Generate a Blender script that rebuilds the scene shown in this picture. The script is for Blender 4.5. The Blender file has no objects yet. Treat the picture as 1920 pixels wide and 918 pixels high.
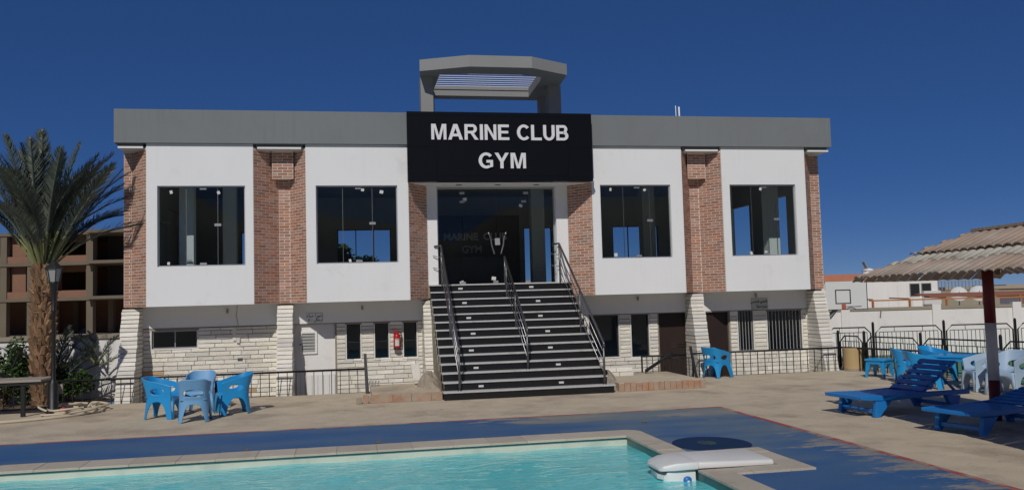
import bpy, bmesh, math, random
from mathutils import Vector, Matrix
R = math.radians
random.seed(7)
scene = bpy.context.scene
C = scene.collection

# ---------------------------------------------------------------- camera, sky, sun, exposure
EYE = 2.1
def setup_camera():
    yaw, pit, rol = R(10.70), R(3.64), R(-1.566)
    cy, sy, cp, sp = math.cos(yaw), math.sin(yaw), math.cos(pit), math.sin(pit)
    f = Vector((sy*cp, cy*cp, sp)); r = Vector((cy, -sy, 0)); u = r.cross(f)
    c, s = math.cos(rol), math.sin(rol)
    r2 = c*r + s*u; u2 = -s*r + c*u
    cam = bpy.data.cameras.new('camera'); o = bpy.data.objects.new('camera', cam); C.objects.link(o)
    cam.sensor_width = 36; cam.lens = 1620/1920*36; cam.clip_start = 0.1; cam.clip_end = 9000
    m = Matrix((r2, u2, -f)).transposed().to_4x4(); m.translation = (0, 0, EYE)
    o.matrix_world = m; scene.camera = o
setup_camera()
SUN = Vector((-0.40, -1.15, 1.0)).normalized()          # towards the sun
sun_el = math.asin(SUN.z); sun_az = math.atan2(SUN.x, SUN.y)
world = bpy.data.worlds.new('World'); scene.world = world; world.use_nodes = True
wn = world.node_tree.nodes; wl = world.node_tree.links
sky = wn.new('ShaderNodeTexSky'); sky.sky_type = 'NISHITA'; sky.sun_disc = False
sky.sun_elevation = sun_el; sky.sun_rotation = sun_az
sky.air_density = 0.5; sky.dust_density = 0.0; sky.ozone_density = 10.0; sky.altitude = 3000
gam = wn.new('ShaderNodeGamma'); gam.inputs[1].default_value = 0.5                    # evens the sky out and deepens its blue, everywhere alike
hsv = wn.new('ShaderNodeHueSaturation'); hsv.inputs['Hue'].default_value = 0.518; hsv.inputs['Saturation'].default_value = 1.44
wl.new(sky.outputs[0], gam.inputs[0]); wl.new(gam.outputs[0], hsv.inputs['Color'])
wl.new(hsv.outputs[0], wn['Background'].inputs[0]); wn['Background'].inputs[1].default_value = 0.118
sl = bpy.data.lights.new('sun', 'SUN'); sl.energy = 2.45; sl.angle = R(0.55); sl.color = (1.0, 0.95, 0.87)
so = bpy.data.objects.new('sun', sl); C.objects.link(so); so.rotation_euler = (-SUN).to_track_quat('-Z', 'Y').to_euler()
so.location = (-5, -10, 20)
scene.view_settings.view_transform = 'Standard'; scene.view_settings.look = 'None'
scene.view_settings.exposure = 0.0; scene.view_settings.gamma = 1.0
scene.cycles.max_bounces = 8; scene.cycles.transparent_max_bounces = 16

# ---------------------------------------------------------------- materials
MATS = {}
def mat(name, col, rough=0.8, var=0.0, scale=3.0, bump=0.0, bscale=40.0, metal=0.0, piece=0.0, spec=0.5, stain=None, coat=0.0, hue=0.0, stain2=None):
    """Procedural Principled material. var: world-space noise tint; piece: tint per piece; stain=(colour, scale, lo, hi)."""
    m = bpy.data.materials.new(name); m.use_nodes = True; nt = m.node_tree; N = nt.nodes; L = nt.links
    b = N['Principled BSDF']; b.inputs['Roughness'].default_value = rough; b.inputs['Metallic'].default_value = metal
    b.inputs['Specular IOR Level'].default_value = spec; b.inputs['Coat Weight'].default_value = coat
    geo = N.new('ShaderNodeNewGeometry')
    rgb = N.new('ShaderNodeRGB'); rgb.outputs[0].default_value = (*col, 1); out = rgb.outputs[0]
    def mult(sock, fac_sock, lo, hi):
        mr = N.new('ShaderNodeMapRange'); mr.inputs['To Min'].default_value = lo; mr.inputs['To Max'].default_value = hi
        L.new(fac_sock, mr.inputs['Value'])
        mx = N.new('ShaderNodeMix'); mx.data_type = 'RGBA'; mx.blend_type = 'MULTIPLY'; mx.inputs['Factor'].default_value = 1
        cb = N.new('ShaderNodeCombineColor'); [L.new(mr.outputs[0], cb.inputs[i]) for i in range(3)]
        L.new(sock, mx.inputs['A']); L.new(cb.outputs[0], mx.inputs['B']); return mx.outputs['Result']
    if piece:
        oi = N.new('ShaderNodeObjectInfo'); ad = N.new('ShaderNodeMath'); ad.operation = 'ADD'
        L.new(oi.outputs['Random'], ad.inputs[0]); L.new(geo.outputs['Random Per Island'], ad.inputs[1])
        fr = N.new('ShaderNodeMath'); fr.operation = 'FRACT'; L.new(ad.outputs[0], fr.inputs[0])
        out = mult(out, fr.outputs[0], 1-piece, 1+piece)
        if hue:
            m2 = N.new('ShaderNodeMath'); m2.operation = 'MULTIPLY'; m2.inputs[1].default_value = 7.31; L.new(fr.outputs[0], m2.inputs[0])
            f2 = N.new('ShaderNodeMath'); f2.operation = 'FRACT'; L.new(m2.outputs[0], f2.inputs[0])
            hs = N.new('ShaderNodeHueSaturation'); mr = N.new('ShaderNodeMapRange')
            mr.inputs['To Min'].default_value = 1-hue; mr.inputs['To Max'].default_value = 1+hue
            L.new(f2.outputs[0], mr.inputs['Value']); L.new(mr.outputs[0], hs.inputs['Saturation']); L.new(out, hs.inputs['Color']); out = hs.outputs[0]
    if var:
        no = N.new('ShaderNodeTexNoise'); no.inputs['Scale'].default_value = scale; no.inputs['Detail'].default_value = 6
        L.new(geo.outputs['Position'], no.inputs['Vector']); out = mult(out, no.outputs[0], 1-var, 1+var)
    for st_ in (stain, stain2):
        if not st_: continue
        sc_, ss, lo, hi = st_
        no = N.new('ShaderNodeTexNoise'); no.inputs['Scale'].default_value = ss; no.inputs['Detail'].default_value = 8; no.inputs['Roughness'].default_value = 0.65
        L.new(geo.outputs['Position'], no.inputs['Vector'])
        mr = N.new('ShaderNodeMapRange'); mr.inputs['From Min'].default_value = lo; mr.inputs['From Max'].default_value = hi; L.new(no.outputs[0], mr.inputs['Value'])
        mx = N.new('ShaderNodeMix'); mx.data_type = 'RGBA'; L.new(mr.outputs[0], mx.inputs['Factor']); L.new(out, mx.inputs['A']); mx.inputs['B'].default_value = (*sc_, 1); out = mx.outputs['Result']
    L.new(out, b.inputs['Base Color'])
    if bump:
        nb = N.new('ShaderNodeTexNoise'); nb.inputs['Scale'].default_value = bscale; nb.inputs['Detail'].default_value = 5
        L.new(geo.outputs['Position'], nb.inputs['Vector'])
        bp = N.new('ShaderNodeBump'); bp.inputs['Strength'].default_value = bump; bp.inputs['Distance'].default_value = 0.02
        L.new(nb.outputs[0], bp.inputs['Height']); L.new(bp.outputs[0], b.inputs['Normal'])
    MATS[name] = m; return m
def streaks(name, dark, amount, sc=(9.0, 9.0, 0.35)):
    """faint rain streaks running down a painted wall."""
    m = MATS[name]; N = m.node_tree.nodes; L = m.node_tree.links; b = N['Principled BSDF']; src = b.inputs['Base Color'].links[0].from_socket
    geo = N.new('ShaderNodeNewGeometry'); mp = N.new('ShaderNodeMapping'); mp.inputs['Scale'].default_value = sc; L.new(geo.outputs['Position'], mp.inputs[0])
    n1 = N.new('ShaderNodeTexNoise'); n1.inputs['Scale'].default_value = 1.0; n1.inputs['Detail'].default_value = 6; L.new(mp.outputs[0], n1.inputs['Vector'])
    n2 = N.new('ShaderNodeTexNoise'); n2.inputs['Scale'].default_value = 0.6; n2.inputs['Detail'].default_value = 3; L.new(geo.outputs['Position'], n2.inputs['Vector'])
    r1 = N.new('ShaderNodeMapRange'); r1.inputs['From Min'].default_value = 0.5; r1.inputs['From Max'].default_value = 0.8; L.new(n1.outputs[0], r1.inputs['Value'])
    r2 = N.new('ShaderNodeMapRange'); r2.inputs['From Min'].default_value = 0.42; r2.inputs['From Max'].default_value = 0.7; r2.inputs['To Max'].default_value = amount; L.new(n2.outputs[0], r2.inputs['Value'])
    mu = N.new('ShaderNodeMath'); mu.operation = 'MULTIPLY'; L.new(r1.outputs[0], mu.inputs[0]); L.new(r2.outputs[0], mu.inputs[1])
    mx = N.new('ShaderNodeMix'); mx.data_type = 'RGBA'; L.new(mu.outputs[0], mx.inputs['Factor']); L.new(src, mx.inputs['A']); mx.inputs['B'].default_value = (*dark, 1); L.new(mx.outputs['Result'], b.inputs['Base Color'])
mat('white_plaster', (0.80, 0.81, 0.82), 0.9, 0.05, 0.7, 0.15, 60, stain=((0.6, 0.6, 0.58), 1.3, 0.62, 0.95))
mat('old_white', (0.80, 0.79, 0.77), 0.9, 0.06, 0.8, 0.25, 30, stain=((0.55, 0.53, 0.49), 0.9, 0.58, 0.85))
mat('grey_fascia', (0.195, 0.212, 0.222), 0.85, 0.07, 0.5, 0.15, 50, stain=((0.17, 0.18, 0.185), 0.8, 0.5, 0.8))
streaks('white_plaster', (0.55, 0.53, 0.50), 0.22); streaks('old_white', (0.42, 0.39, 0.34), 0.6); streaks('grey_fascia', (0.12, 0.125, 0.125), 0.5)
mat('pergola_grey', (0.27, 0.275, 0.275), 0.85, 0.08, 0.9, 0.2, 40)
mat('brick', (0.40, 0.21, 0.145), 0.88, 0.12, 8, 0.4, 70, piece=0.24, hue=0.20, stain=((0.5, 0.42, 0.36), 2.2, 0.62, 0.8))
mat('mortar', (0.70, 0.63, 0.56), 0.95, 0.12, 6, 0.3, 90)
mat('stone', (0.80, 0.765, 0.68), 0.9, 0.10, 5, 0.9, 28, piece=0.15, hue=0.25, stain=((0.42, 0.36, 0.28), 3.0, 0.62, 0.85))
mat('white_stone', (0.76, 0.73, 0.66), 0.9, 0.10, 5, 0.9, 28, piece=0.14, hue=0.25, stain=((0.45, 0.40, 0.34), 2.5, 0.62, 0.85))
mat('stone_joint', (0.27, 0.24, 0.20), 0.95, 0.2, 8)
mat('tan_stone', (0.55, 0.37, 0.21), 0.9, 0.15, 9, 0.6, 40)
mat('black_granite', (0.012, 0.013, 0.015), 0.22, 0.3, 30, spec=0.4)
mat('tread_stone', (0.50, 0.50, 0.49), 0.6, 0.16, 14, 0.2, 80, stain=((0.30, 0.29, 0.27), 3, 0.55, 0.8))
mat('sticker', (0.62, 0.62, 0.60), 0.7, 0.2, 60)
mat('steel', (0.36, 0.36, 0.36), 0.36, 0.1, 10, metal=1.0)
mat('dark_steel', (0.20, 0.20, 0.20), 0.45, 0.1, 10, metal=1.0)
mat('black_iron', (0.012, 0.012, 0.013), 0.45, 0.3, 20, 0.2, 80)
mat('sign_black', (0.006, 0.0065, 0.0075), 0.28, 0.0, spec=0.22)
mat('sign_letter', (0.74, 0.75, 0.77), 0.5)
mat('faint_letter', (0.40, 0.40, 0.40), 0.6)
mat('dark_room', (0.50, 0.50, 0.49), 0.9, 0.1, 1)
mat('dark_panel', (0.02, 0.02, 0.022), 0.4)
mat('alu', (0.42, 0.43, 0.44), 0.4, metal=0.7)
mat('concrete', (0.56, 0.47, 0.345), 0.92, 0.22, 2.2, 0.7, 30, stain=((0.30, 0.235, 0.175), 0.7, 0.50, 0.74), stain2=((0.26, 0.21, 0.165), 5.0, 0.60, 0.76))
mat('raw_concrete', (0.33, 0.29, 0.22), 0.95, 0.15, 0.6, 0.4, 8)
mat('far_concrete', (0.165, 0.138, 0.10), 0.95, 0.15, 0.6, 0.4, 8)
mat('far_brick', (0.25, 0.135, 0.09), 0.95, 0.15, 1.2, 0.5, 6)
mat('far_dark', (0.05, 0.045, 0.04), 0.95)
mat('sand', (0.40, 0.33, 0.25), 0.95, 0.15, 0.15, 0.3, 5)
mat('rubble', (0.33, 0.28, 0.22), 0.95, 0.25, 6, 1.0, 14)
mat('coping', (0.50, 0.44, 0.355), 0.85, 0.12, 2.5, 0.5, 40, piece=0.07, stain=((0.36, 0.29, 0.20), 1.8, 0.55, 0.8))
mat('pool_wall', (0.60, 0.60, 0.50), 0.6, 0.1, 4, stain=((0.40, 0.46, 0.40), 1.6, 0.5, 0.75))
mat('pool_tile', (0.02, 0.11, 0.11), 0.35, 0.35, 12)
mat('pool_floor', (0.16, 0.68, 0.74), 0.6, 0.10, 0.8)
mat('blue_plastic', (0.014, 0.29, 0.64), 0.38, 0.05, 3, coat=0.15)
mat('faded_plastic', (0.16, 0.37, 0.62), 0.5, 0.12, 4)
mat('pale_plastic', (0.36, 0.48, 0.61), 0.5, 0.08, 4)
mat('lounger_blue', (0.012, 0.185, 0.54), 0.42, 0.08, 4, coat=0.1)
mat('white_plastic', (0.70, 0.70, 0.68), 0.45, 0.06, 4, stain=((0.5, 0.48, 0.43), 3, 0.6, 0.9))
mat('ball_blue', (0.02, 0.16, 0.5), 0.35)
mat('red_paint', (0.42, 0.01, 0.016), 0.35, 0.1, 8)
mat('pole_red', (0.15, 0.013, 0.015), 0.6, 0.25, 6)
mat('pole_white', (0.62, 0.62, 0.60), 0.6, 0.15, 6)
mat('roof_slat', (0.42, 0.32, 0.245), 0.85, 0.18, 3, 0.4, 30, piece=0.09, hue=0.15, stain=((0.50, 0.46, 0.38), 1.2, 0.52, 0.70))
mat('pale_slat', (0.50, 0.465, 0.385), 0.85, 0.16, 3, 0.4, 30, piece=0.08, hue=0.15)
mat('terracotta', (0.42, 0.17, 0.10), 0.85, 0.12, 3, 0.3, 20, piece=0.2)
mat('orange_wood', (0.42, 0.19, 0.07), 0.8, 0.15, 2)
mat('clay_edge', (0.42, 0.225, 0.14), 0.9, 0.2, 6, 0.6, 40, piece=0.15, stain=((0.40, 0.33, 0.25), 3.0, 0.38, 0.62))
mat('bin_tan', (0.50, 0.36, 0.18), 0.7, 0.1, 3)
mat('trunk', (0.25, 0.15, 0.082), 0.95, 0.25, 8, 0.8, 40, piece=0.3)
mat('frond', (0.085, 0.105, 0.080), 0.5, 0.25, 4, piece=0.25, hue=0.3)
mat('petiole', (0.20, 0.22, 0.09), 0.7, 0.2, 4)
mat('dry_frond', (0.38, 0.27, 0.13), 0.8, 0.2, 4)
mat('leaf', (0.05, 0.095, 0.022), 0.6, 0.3, 3, piece=0.4, hue=0.2)
mat('bark', (0.14, 0.09, 0.05), 0.95, 0.3, 8, 0.8, 30)
mat('hose', (0.60, 0.52, 0.38), 0.6, 0.1, 8)
mat('table_top', (0.34, 0.30, 0.25), 0.8, 0.15, 4, 0.3, 40)
mat('board_white', (0.68, 0.69, 0.68), 0.6, 0.05, 2)
mat('rim_orange', (0.45, 0.10, 0.06), 0.6)
mat('lamp_glass', (0.32, 0.33, 0.32), 0.35, 0.1, 5)
mat('grey_paint', (0.30, 0.31, 0.30), 0.7, 0.12, 3)
mat('alu_plate', (0.46, 0.48, 0.47), 0.6, 0.1, 6)
mat('brown_door', (0.022, 0.010, 0.007), 0.6, 0.3, 3)
mat('sea', (0.03, 0.10, 0.20), 0.25)
mat('court_red', (0.40, 0.10, 0.07), 0.9, 0.15, 1)
mat('court_green', (0.10, 0.25, 0.13), 0.9, 0.15, 1)
mat('soil', (0.16, 0.12, 0.085), 0.95, 0.3, 4, 0.8, 20)
mat('trash', (0.45, 0.10, 0.10), 0.7, 0.6, 25)
def glass_mat(name, tint, ior=1.5, rough=0.0, bump=0.0, milk=None, wave=2.0):
    m = bpy.data.materials.new(name); m.use_nodes = True; nt = m.node_tree; N = nt.nodes; L = nt.links
    N.remove(N['Principled BSDF']); out = N['Material Output']
    tr = N.new('ShaderNodeBsdfTransparent'); tr.inputs[0].default_value = (*tint, 1)
    gl = N.new('ShaderNodeBsdfGlossy'); gl.inputs['Roughness'].default_value = rough; gl.inputs[0].default_value = (1, 1, 1, 1)
    fr = N.new('ShaderNodeFresnel'); fr.inputs[0].default_value = ior
    mx = N.new('ShaderNodeMixShader'); base = tr.outputs[0]
    if milk:
        df = N.new('ShaderNodeBsdfDiffuse'); df.inputs[0].default_value = (*milk[0], 1)
        m2 = N.new('ShaderNodeMixShader'); m2.inputs[0].default_value = milk[1]; L.new(base, m2.inputs[1]); L.new(df.outputs[0], m2.inputs[2]); base = m2.outputs[0]
    L.new(fr.outputs[0], mx.inputs[0]); L.new(base, mx.inputs[1]); L.new(gl.outputs[0], mx.inputs[2]); L.new(mx.outputs[0], out.inputs[0])
    if bump:
        geo = N.new('ShaderNodeNewGeometry')
        mp = N.new('ShaderNodeMapping'); mp.inputs['Scale'].default_value = (wave, wave*1.9, 1); L.new(geo.outputs['Position'], mp.inputs[0])
        nz = N.new('ShaderNodeTexNoise'); nz.inputs['Scale'].default_value = 1.6; nz.inputs['Detail'].default_value = 4; nz.inputs['Distortion'].default_value = 0.8; L.new(mp.outputs[0], nz.inputs['Vector'])
        bp = N.new('ShaderNodeBump'); bp.inputs['Strength'].default_value = bump; bp.inputs['Distance'].default_value = 0.1
        L.new(nz.outputs[0], bp.inputs['Height']); L.new(bp.outputs[0], gl.inputs['Normal']); L.new(bp.outputs[0], fr.inputs['Normal'])
    MATS[name] = m; return m
glass_mat('window_glass', (0.86, 0.90, 0.90), 1.30)
glass_mat('rear_glass', (0.9, 0.93, 0.95), 1.3)
glass_mat('pool_water', (0.45, 0.95, 0.97), 1.30, 0.03, 0.32, milk=((0.17, 0.84, 0.88), 0.74), wave=2.0)
def paint_mat():
    """Blue deck paint worn through to the concrete, by noise and by where feet wear it off."""
    m = mat('deck_paint', (0.020, 0.100, 0.270), 0.7, 0.18, 1.6, 0.3, 40); nt = m.node_tree; N = nt.nodes; L = nt.links
    b = N['Principled BSDF']; src = b.inputs['Base Color'].links[0].from_socket
    geo = N.new('ShaderNodeNewGeometry'); sx = N.new('ShaderNodeSeparateXYZ'); L.new(geo.outputs['Position'], sx.inputs[0])
    no = N.new('ShaderNodeTexNoise'); no.inputs['Scale'].default_value = 1.9; no.inputs['Detail'].default_value = 14; no.inputs['Roughness'].default_value = 0.74
    mp = N.new('ShaderNodeMapping'); mp.inputs['Scale'].default_value = (0.6, 1.5, 1); L.new(geo.outputs['Position'], mp.inputs[0]); L.new(mp.outputs[0], no.inputs['Vector'])
    def rng(sock, a, bb, lo=0.0, hi=1.0):
        mr = N.new('ShaderNodeMapRange'); mr.inputs['From Min'].default_value = a; mr.inputs['From Max'].default_value = bb; mr.inputs['To Min'].default_value = lo; mr.inputs['To Max'].default_value = hi; L.new(sock, mr.inputs['Value']); return mr.outputs[0]
    def op(o, a, bb):
        k = N.new('ShaderNodeMath'); k.operation = o
        for i, v in enumerate((a, bb)):
            if isinstance(v, float): k.inputs[i].default_value = v
            else: L.new(v, k.inputs[i])
        return k.outputs[0]
    y, x = sx.outputs[1], sx.outputs[0]
    corner = op('MULTIPLY', rng(y, 14.05, 14.7), rng(x, 1.4, 3.4))        # bare patch near the corner of the band
    edge = op('MULTIPLY', rng(x, 5.2, 6.75), rng(y, 15.4, 11.0, 0.55, 1.0))  # worn outer edge of the right-hand band
    wear = op('ADD', op('MULTIPLY', corner, 0.30), op('MULTIPLY', edge, 0.22))
    thr = op('ADD', op('ADD', no.outputs[0], wear), 0.0)
    fac = rng(thr, 0.655, 0.72)
    mx = N.new('ShaderNodeMix'); mx.data_type = 'RGBA'; L.new(fac, mx.inputs['Factor']); L.new(src, mx.inputs['A'])
    n2 = N.new('ShaderNodeTexNoise'); n2.inputs['Scale'].default_value = 2.0; n2.inputs['Detail'].default_value = 6; L.new(geo.outputs['Position'], n2.inputs['Vector'])
    m3 = N.new('ShaderNodeMix'); m3.data_type = 'RGBA'; L.new(n2.outputs[0], m3.inputs['Factor']); m3.inputs['A'].default_value = (0.36, 0.30, 0.22, 1); m3.inputs['B'].default_value = (0.24, 0.24, 0.235, 1)
    L.new(m3.outputs['Result'], mx.inputs['B'])
    # thin greyish wear film over the right-hand band
    n3 = N.new('ShaderNodeTexNoise'); n3.inputs['Scale'].default_value = 0.9; n3.inputs['Detail'].default_value = 7; L.new(mp.outputs[0], n3.inputs['Vector'])
    film = op('MULTIPLY', rng(n3.outputs[0], 0.30, 0.58), op('MULTIPLY', rng(x, 2.8, 4.8, 0.38, 0.85), rng(y, 9.4, 10.8, 0.3, 1.0)))
    m4 = N.new('ShaderNodeMix'); m4.data_type = 'RGBA'; L.new(film, m4.inputs['Factor']); L.new(mx.outputs['Result'], m4.inputs['A']); m4.inputs['B'].default_value = (0.12, 0.175, 0.225, 1)
    L.new(m4.outputs['Result'], b.inputs['Base Color'])
paint_mat()
mat('red_line', (0.34, 0.075, 0.07), 0.85, 0.15, 3, 0.2, 40, stain=((0.36, 0.29, 0.22), 1.4, 0.50, 0.60))

# ---------------------------------------------------------------- mesh helpers
class MB:
    def __init__(s): s.v = []; s.f = []; s.sm = []
    def quad(s, a, b, c, d, smooth=False):
        n = len(s.v); s.v += [tuple(a), tuple(b), tuple(c), tuple(d)]; s.f.append((n, n+1, n+2, n+3)); s.sm.append(smooth); return s
    def hexa(s, p):
        """8 corners: bottom 4 counter-clockwise from above, then top 4."""
        n = len(s.v); s.v += [tuple(q) for q in p]
        for f in ((3, 2, 1, 0), (4, 5, 6, 7), (0, 1, 5, 4), (1, 2, 6, 5), (2, 3, 7, 6), (3, 0, 4, 7)):
            s.f.append(tuple(n+i for i in f)); s.sm.append(False)
        return s
    def box(s, x0, x1, y0, y1, z0, z1):
        return s.hexa([(x0, y0, z0), (x1, y0, z0), (x1, y1, z0), (x0, y1, z0), (x0, y0, z1), (x1, y0, z1), (x1, y1, z1), (x0, y1, z1)])
    def bar(s, a, b, w, h=None, up=(0, 0, 1)):
        """square bar from a to b."""
        a = Vector(a); b = Vector(b); d = (b-a).normalized(); h = h or w; up = Vector(up)
        if abs(d.dot(up)) > 0.95: up = Vector((0, 1, 0))
        x = d.cross(up).normalized(); y = x.cross(d).normalized(); x *= w/2; y *= h/2
        return s.hexa([a-x-y, a+x-y, b+x-y, b-x-y, a-x+y, a+x+y, b+x+y, b-x+y])
    def prism(s, poly, z0, z1):
        """poly: xy points counter-clockwise, extruded in z."""
        n = len(s.v); k = len(poly); s.v += [(x, y, z0) for x, y in poly] + [(x, y, z1) for x, y in poly]
        s.f.append(tuple(n+i for i in reversed(range(k)))); s.f.append(tuple(n+k+i for i in range(k))); s.sm += [False, False]
        for i in range(k):
            j = (i+1) % k; s.f.append((n+i, n+j, n+k+j, n+k+i)); s.sm.append(False)
        return s
    def prism_y(s, poly, y0, y1):
        """poly: xz points, extruded in y."""
        n = len(s.v); k = len(poly); s.v += [(x, y0, z) for x, z in poly] + [(x, y1, z) for x, z in poly]
        s.f.append(tuple(n+i for i in range(k))); s.f.append(tuple(n+k+i for i in reversed(range(k)))); s.sm += [False, False]
        for i in range(k):
            j = (i+1) % k; s.f.append((n+j, n+i, n+k+i, n+k+j)); s.sm.append(False)
        return s
    def tube(s, pts, r, n=8, closed=False):
        pts = [Vector(p) for p in pts]; base = len(s.v); m = len(pts); rr = r if isinstance(r, (list, tuple)) else [r]*m
        ref = Vector((0.13, 0.21, 0.97))
        for i, p in enumerate(pts):
            a = pts[i-1] if (i > 0 or closed) else p; b = pts[(i+1) % m] if (i < m-1 or closed) else p
            d = (b-a).normalized(); rf = ref if abs(d.dot(ref)) < 0.95 else Vector((1, 0, 0))
            x = d.cross(rf).normalized(); y = x.cross(d)
            for k in range(n):
                t = 2*math.pi*k/n; s.v.append(tuple(p + (x*math.cos(t)+y*math.sin(t))*rr[i]))
        for i in range(m if closed else m-1):
            i2 = (i+1) % m
            for k in range(n):
                k2 = (k+1) % n; s.f.append((base+i*n+k, base+i*n+k2, base+i2*n+k2, base+i2*n+k)); s.sm.append(n > 5)
        if not closed:
            s.f.append(tuple(base+k for k in reversed(range(n)))); s.f.append(tuple(base+(m-1)*n+k for k in range(n))); s.sm += [False, False]
        return s
    def lathe(s, prof, c=(0, 0), n=16, smooth=True):
        """prof: (radius, z) from bottom to top, about a vertical axis at c."""
        base = len(s.v); m = len(prof)
        for r, z in prof:
            for k in range(n):
                t = 2*math.pi*k/n; s.v.append((c[0]+r*math.cos(t), c[1]+r*math.sin(t), z))
        for i in range(m-1):
            for k in range(n):
                k2 = (k+1) % n; s.f.append((base+i*n+k, base+i*n+k2, base+(i+1)*n+k2, base+(i+1)*n+k)); s.sm.append(smooth)
        s.f.append(tuple(base+k for k in reversed(range(n)))); s.f.append(tuple(base+(m-1)*n+k for k in range(n))); s.sm += [False, False]
        return s
    def mesh(s, name, m, off=(0, 0, 0)):
        me = bpy.data.meshes.new(name); ox, oy, oz = off
        me.from_pydata([(x-ox, y-oy, z-oz) for x, y, z in s.v], [], s.f); me.polygons.foreach_set('use_smooth', s.sm)
        me.materials.append(MATS[m]); me.update(); return me
    def build(s, name, m, parent=None, bevel=0):
        off = parent['_o'] if parent is not None else (0, 0, 0)
        o = bpy.data.objects.new(name, s.mesh(name, m, off)); C.objects.link(o)
        if parent is not None: o.parent = parent; o['_o'] = list(off)
        else: o['_o'] = [0, 0, 0]
        if bevel:
            b = o.modifiers.new('bevel', 'BEVEL'); b.width = bevel; b.segments = 2; b.limit_method = 'ANGLE'
        return o
def tag(o, label, cat, group=None):
    o['label'] = label; o['category'] = cat
    if group: o['group'] = group
    return o
def struct(o): o['kind'] = 'structure'; return o
def thing(name, loc, label, cat, group=None):
    """An Empty at the thing's base; parts are built in world coordinates and shifted to it."""
    o = bpy.data.objects.new(name, None); C.objects.link(o); o.location = loc; o['_o'] = list(loc); o.empty_display_size = 0.2
    return tag(o, label, cat, group)
def local(name, label='', cat='', group=None):
    """An Empty for a thing modelled about its own origin."""
    return thing(name, (0, 0, 0), label, cat, group)
def place(o, loc, rz=0): o.location = loc; o.rotation_euler = (0, 0, rz); return o
def copy_tree(o, label, parent=None):
    c = o.copy(); C.objects.link(c); c.parent = parent
    if label: c['label'] = label
    for ch in list(o.children): copy_tree(ch, None, c)
    return c
def ref(name, me, parent, loc, rot=None, scale=None):
    """object sharing mesh data, child of parent, at a world place (parent unrotated)."""
    o = bpy.data.objects.new(name, me); C.objects.link(o); o.parent = parent; off = parent['_o']
    o.location = (loc[0]-off[0], loc[1]-off[1], loc[2]-off[2])
    if rot is not None: o.rotation_euler = rot
    if scale is not None: o.scale = scale
    return o
def text_mesh(body, size, bold=0.0, extrude=0.02, font_w=1.0, spacing=1.0):
    cu = bpy.data.curves.new('text', 'FONT'); cu.body = body; cu.size = size; cu.offset = bold; cu.extrude = extrude; cu.space_character = spacing
    cu.resolution_u = 4
    o = bpy.data.objects.new('text', cu); C.objects.link(o); bpy.context.view_layer.update()
    me = bpy.data.meshes.new_from_object(o); bpy.data.objects.remove(o); bpy.data.curves.remove(cu); return me
def sheet(xs, ys, holes, z):
    """flat sheet over the grid xs,ys without the cells lying in holes (x0,x1,y0,y1)."""
    xs = sorted(set(xs + [h[i] for h in holes for i in (0, 1)])); ys = sorted(set(ys + [h[i] for h in holes for i in (2, 3)]))
    b = MB()
    for x0, x1 in zip(xs, xs[1:]):
        for y0, y1 in zip(ys, ys[1:]):
            cx, cy = (x0+x1)/2, (y0+y1)/2
            if any(h[0] < cx < h[1] and h[2] < cy < h[3] for h in holes): continue
            b.quad((x0, y0, z), (x1, y0, z), (x1, y1, z), (x0, y1, z))
    return b
def wall(b, u0, u1, z0, z1, openings, P, t):
    """wall slab along u with rectangular openings (u0,u1,z0,z1). P(u,d,z) gives a point, d=0 front .. t back."""
    us = sorted(set([u0, u1] + [min(max(o[i], u0), u1) for o in openings for i in (0, 1)]))
    zs = sorted(set([z0, z1] + [min(max(o[i], z0), z1) for o in openings for i in (2, 3)]))
    nu, nz = len(us)-1, len(zs)-1
    def solid(i, j):
        if i < 0 or j < 0 or i >= nu or j >= nz: return False
        cu, cz = (us[i]+us[i+1])/2, (zs[j]+zs[j+1])/2
        return not any(o[0] < cu < o[1] and o[2] < cz < o[3] for o in openings)
    for i in range(nu):
        for j in range(nz):
            if not solid(i, j): continue
            a, c, e, g = us[i], us[i+1], zs[j], zs[j+1]
            b.quad(P(a, 0, e), P(c, 0, e), P(c, 0, g), P(a, 0, g)); b.quad(P(c, t, e), P(a, t, e), P(a, t, g), P(c, t, g))
            if not solid(i-1, j): b.quad(P(a, t, e), P(a, 0, e), P(a, 0, g), P(a, t, g))
            if not solid(i+1, j): b.quad(P(c, 0, e), P(c, t, e), P(c, t, g), P(c, 0, g))
            if not solid(i, j-1): b.quad(P(a, t, e), P(c, t, e), P(c, 0, e), P(a, 0, e))
            if not solid(i, j+1): b.quad(P(a, 0, g), P(c, 0, g), P(c, t, g), P(a, t, g))
    return b
U = random.uniform

# ================================================================ SETTING
DE = 21.10                                                     # back edge of the deck, in front of the sunken strip
POOL = (-9.0, 4.07, 3.6, 12.62)
SUNK = (-5.6, 12.95, DE, 29.1)
g = sheet([-3000.0, -40.0, -12.0, 14.0, 40.0, 150.0], [-900.0, -60.0, 22.0, 40.0, 120.0, 3500.0], [POOL, SUNK, (4.0, 5.45, 9.5, 11.05)], -0.012).build('ground', 'sand'); struct(g)
struct(sheet([150.0, 6000.0], [-60.0, 6000.0], [], -0.4).build('sea', 'sea'))
deck = sheet([-12.0, 13.9], [-4.0, DE], [POOL], 0.0)
for a, b_ in (((-5.6, DE), (12.95, DE)),): deck.quad((a[0], DE, -0.5), (b_[0], DE, -0.5), (b_[0], DE, 0.0), (a[0], DE, 0.0))
deck = struct(deck.build('deck', 'concrete'))
b = MB(); b.quad((-5.6, DE, -0.45), (12.95, DE, -0.45), (12.95, 22.3, -0.45), (-5.6, 22.3, -0.45)); struct(b.build('sunken_path', 'raw_concrete'))
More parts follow.
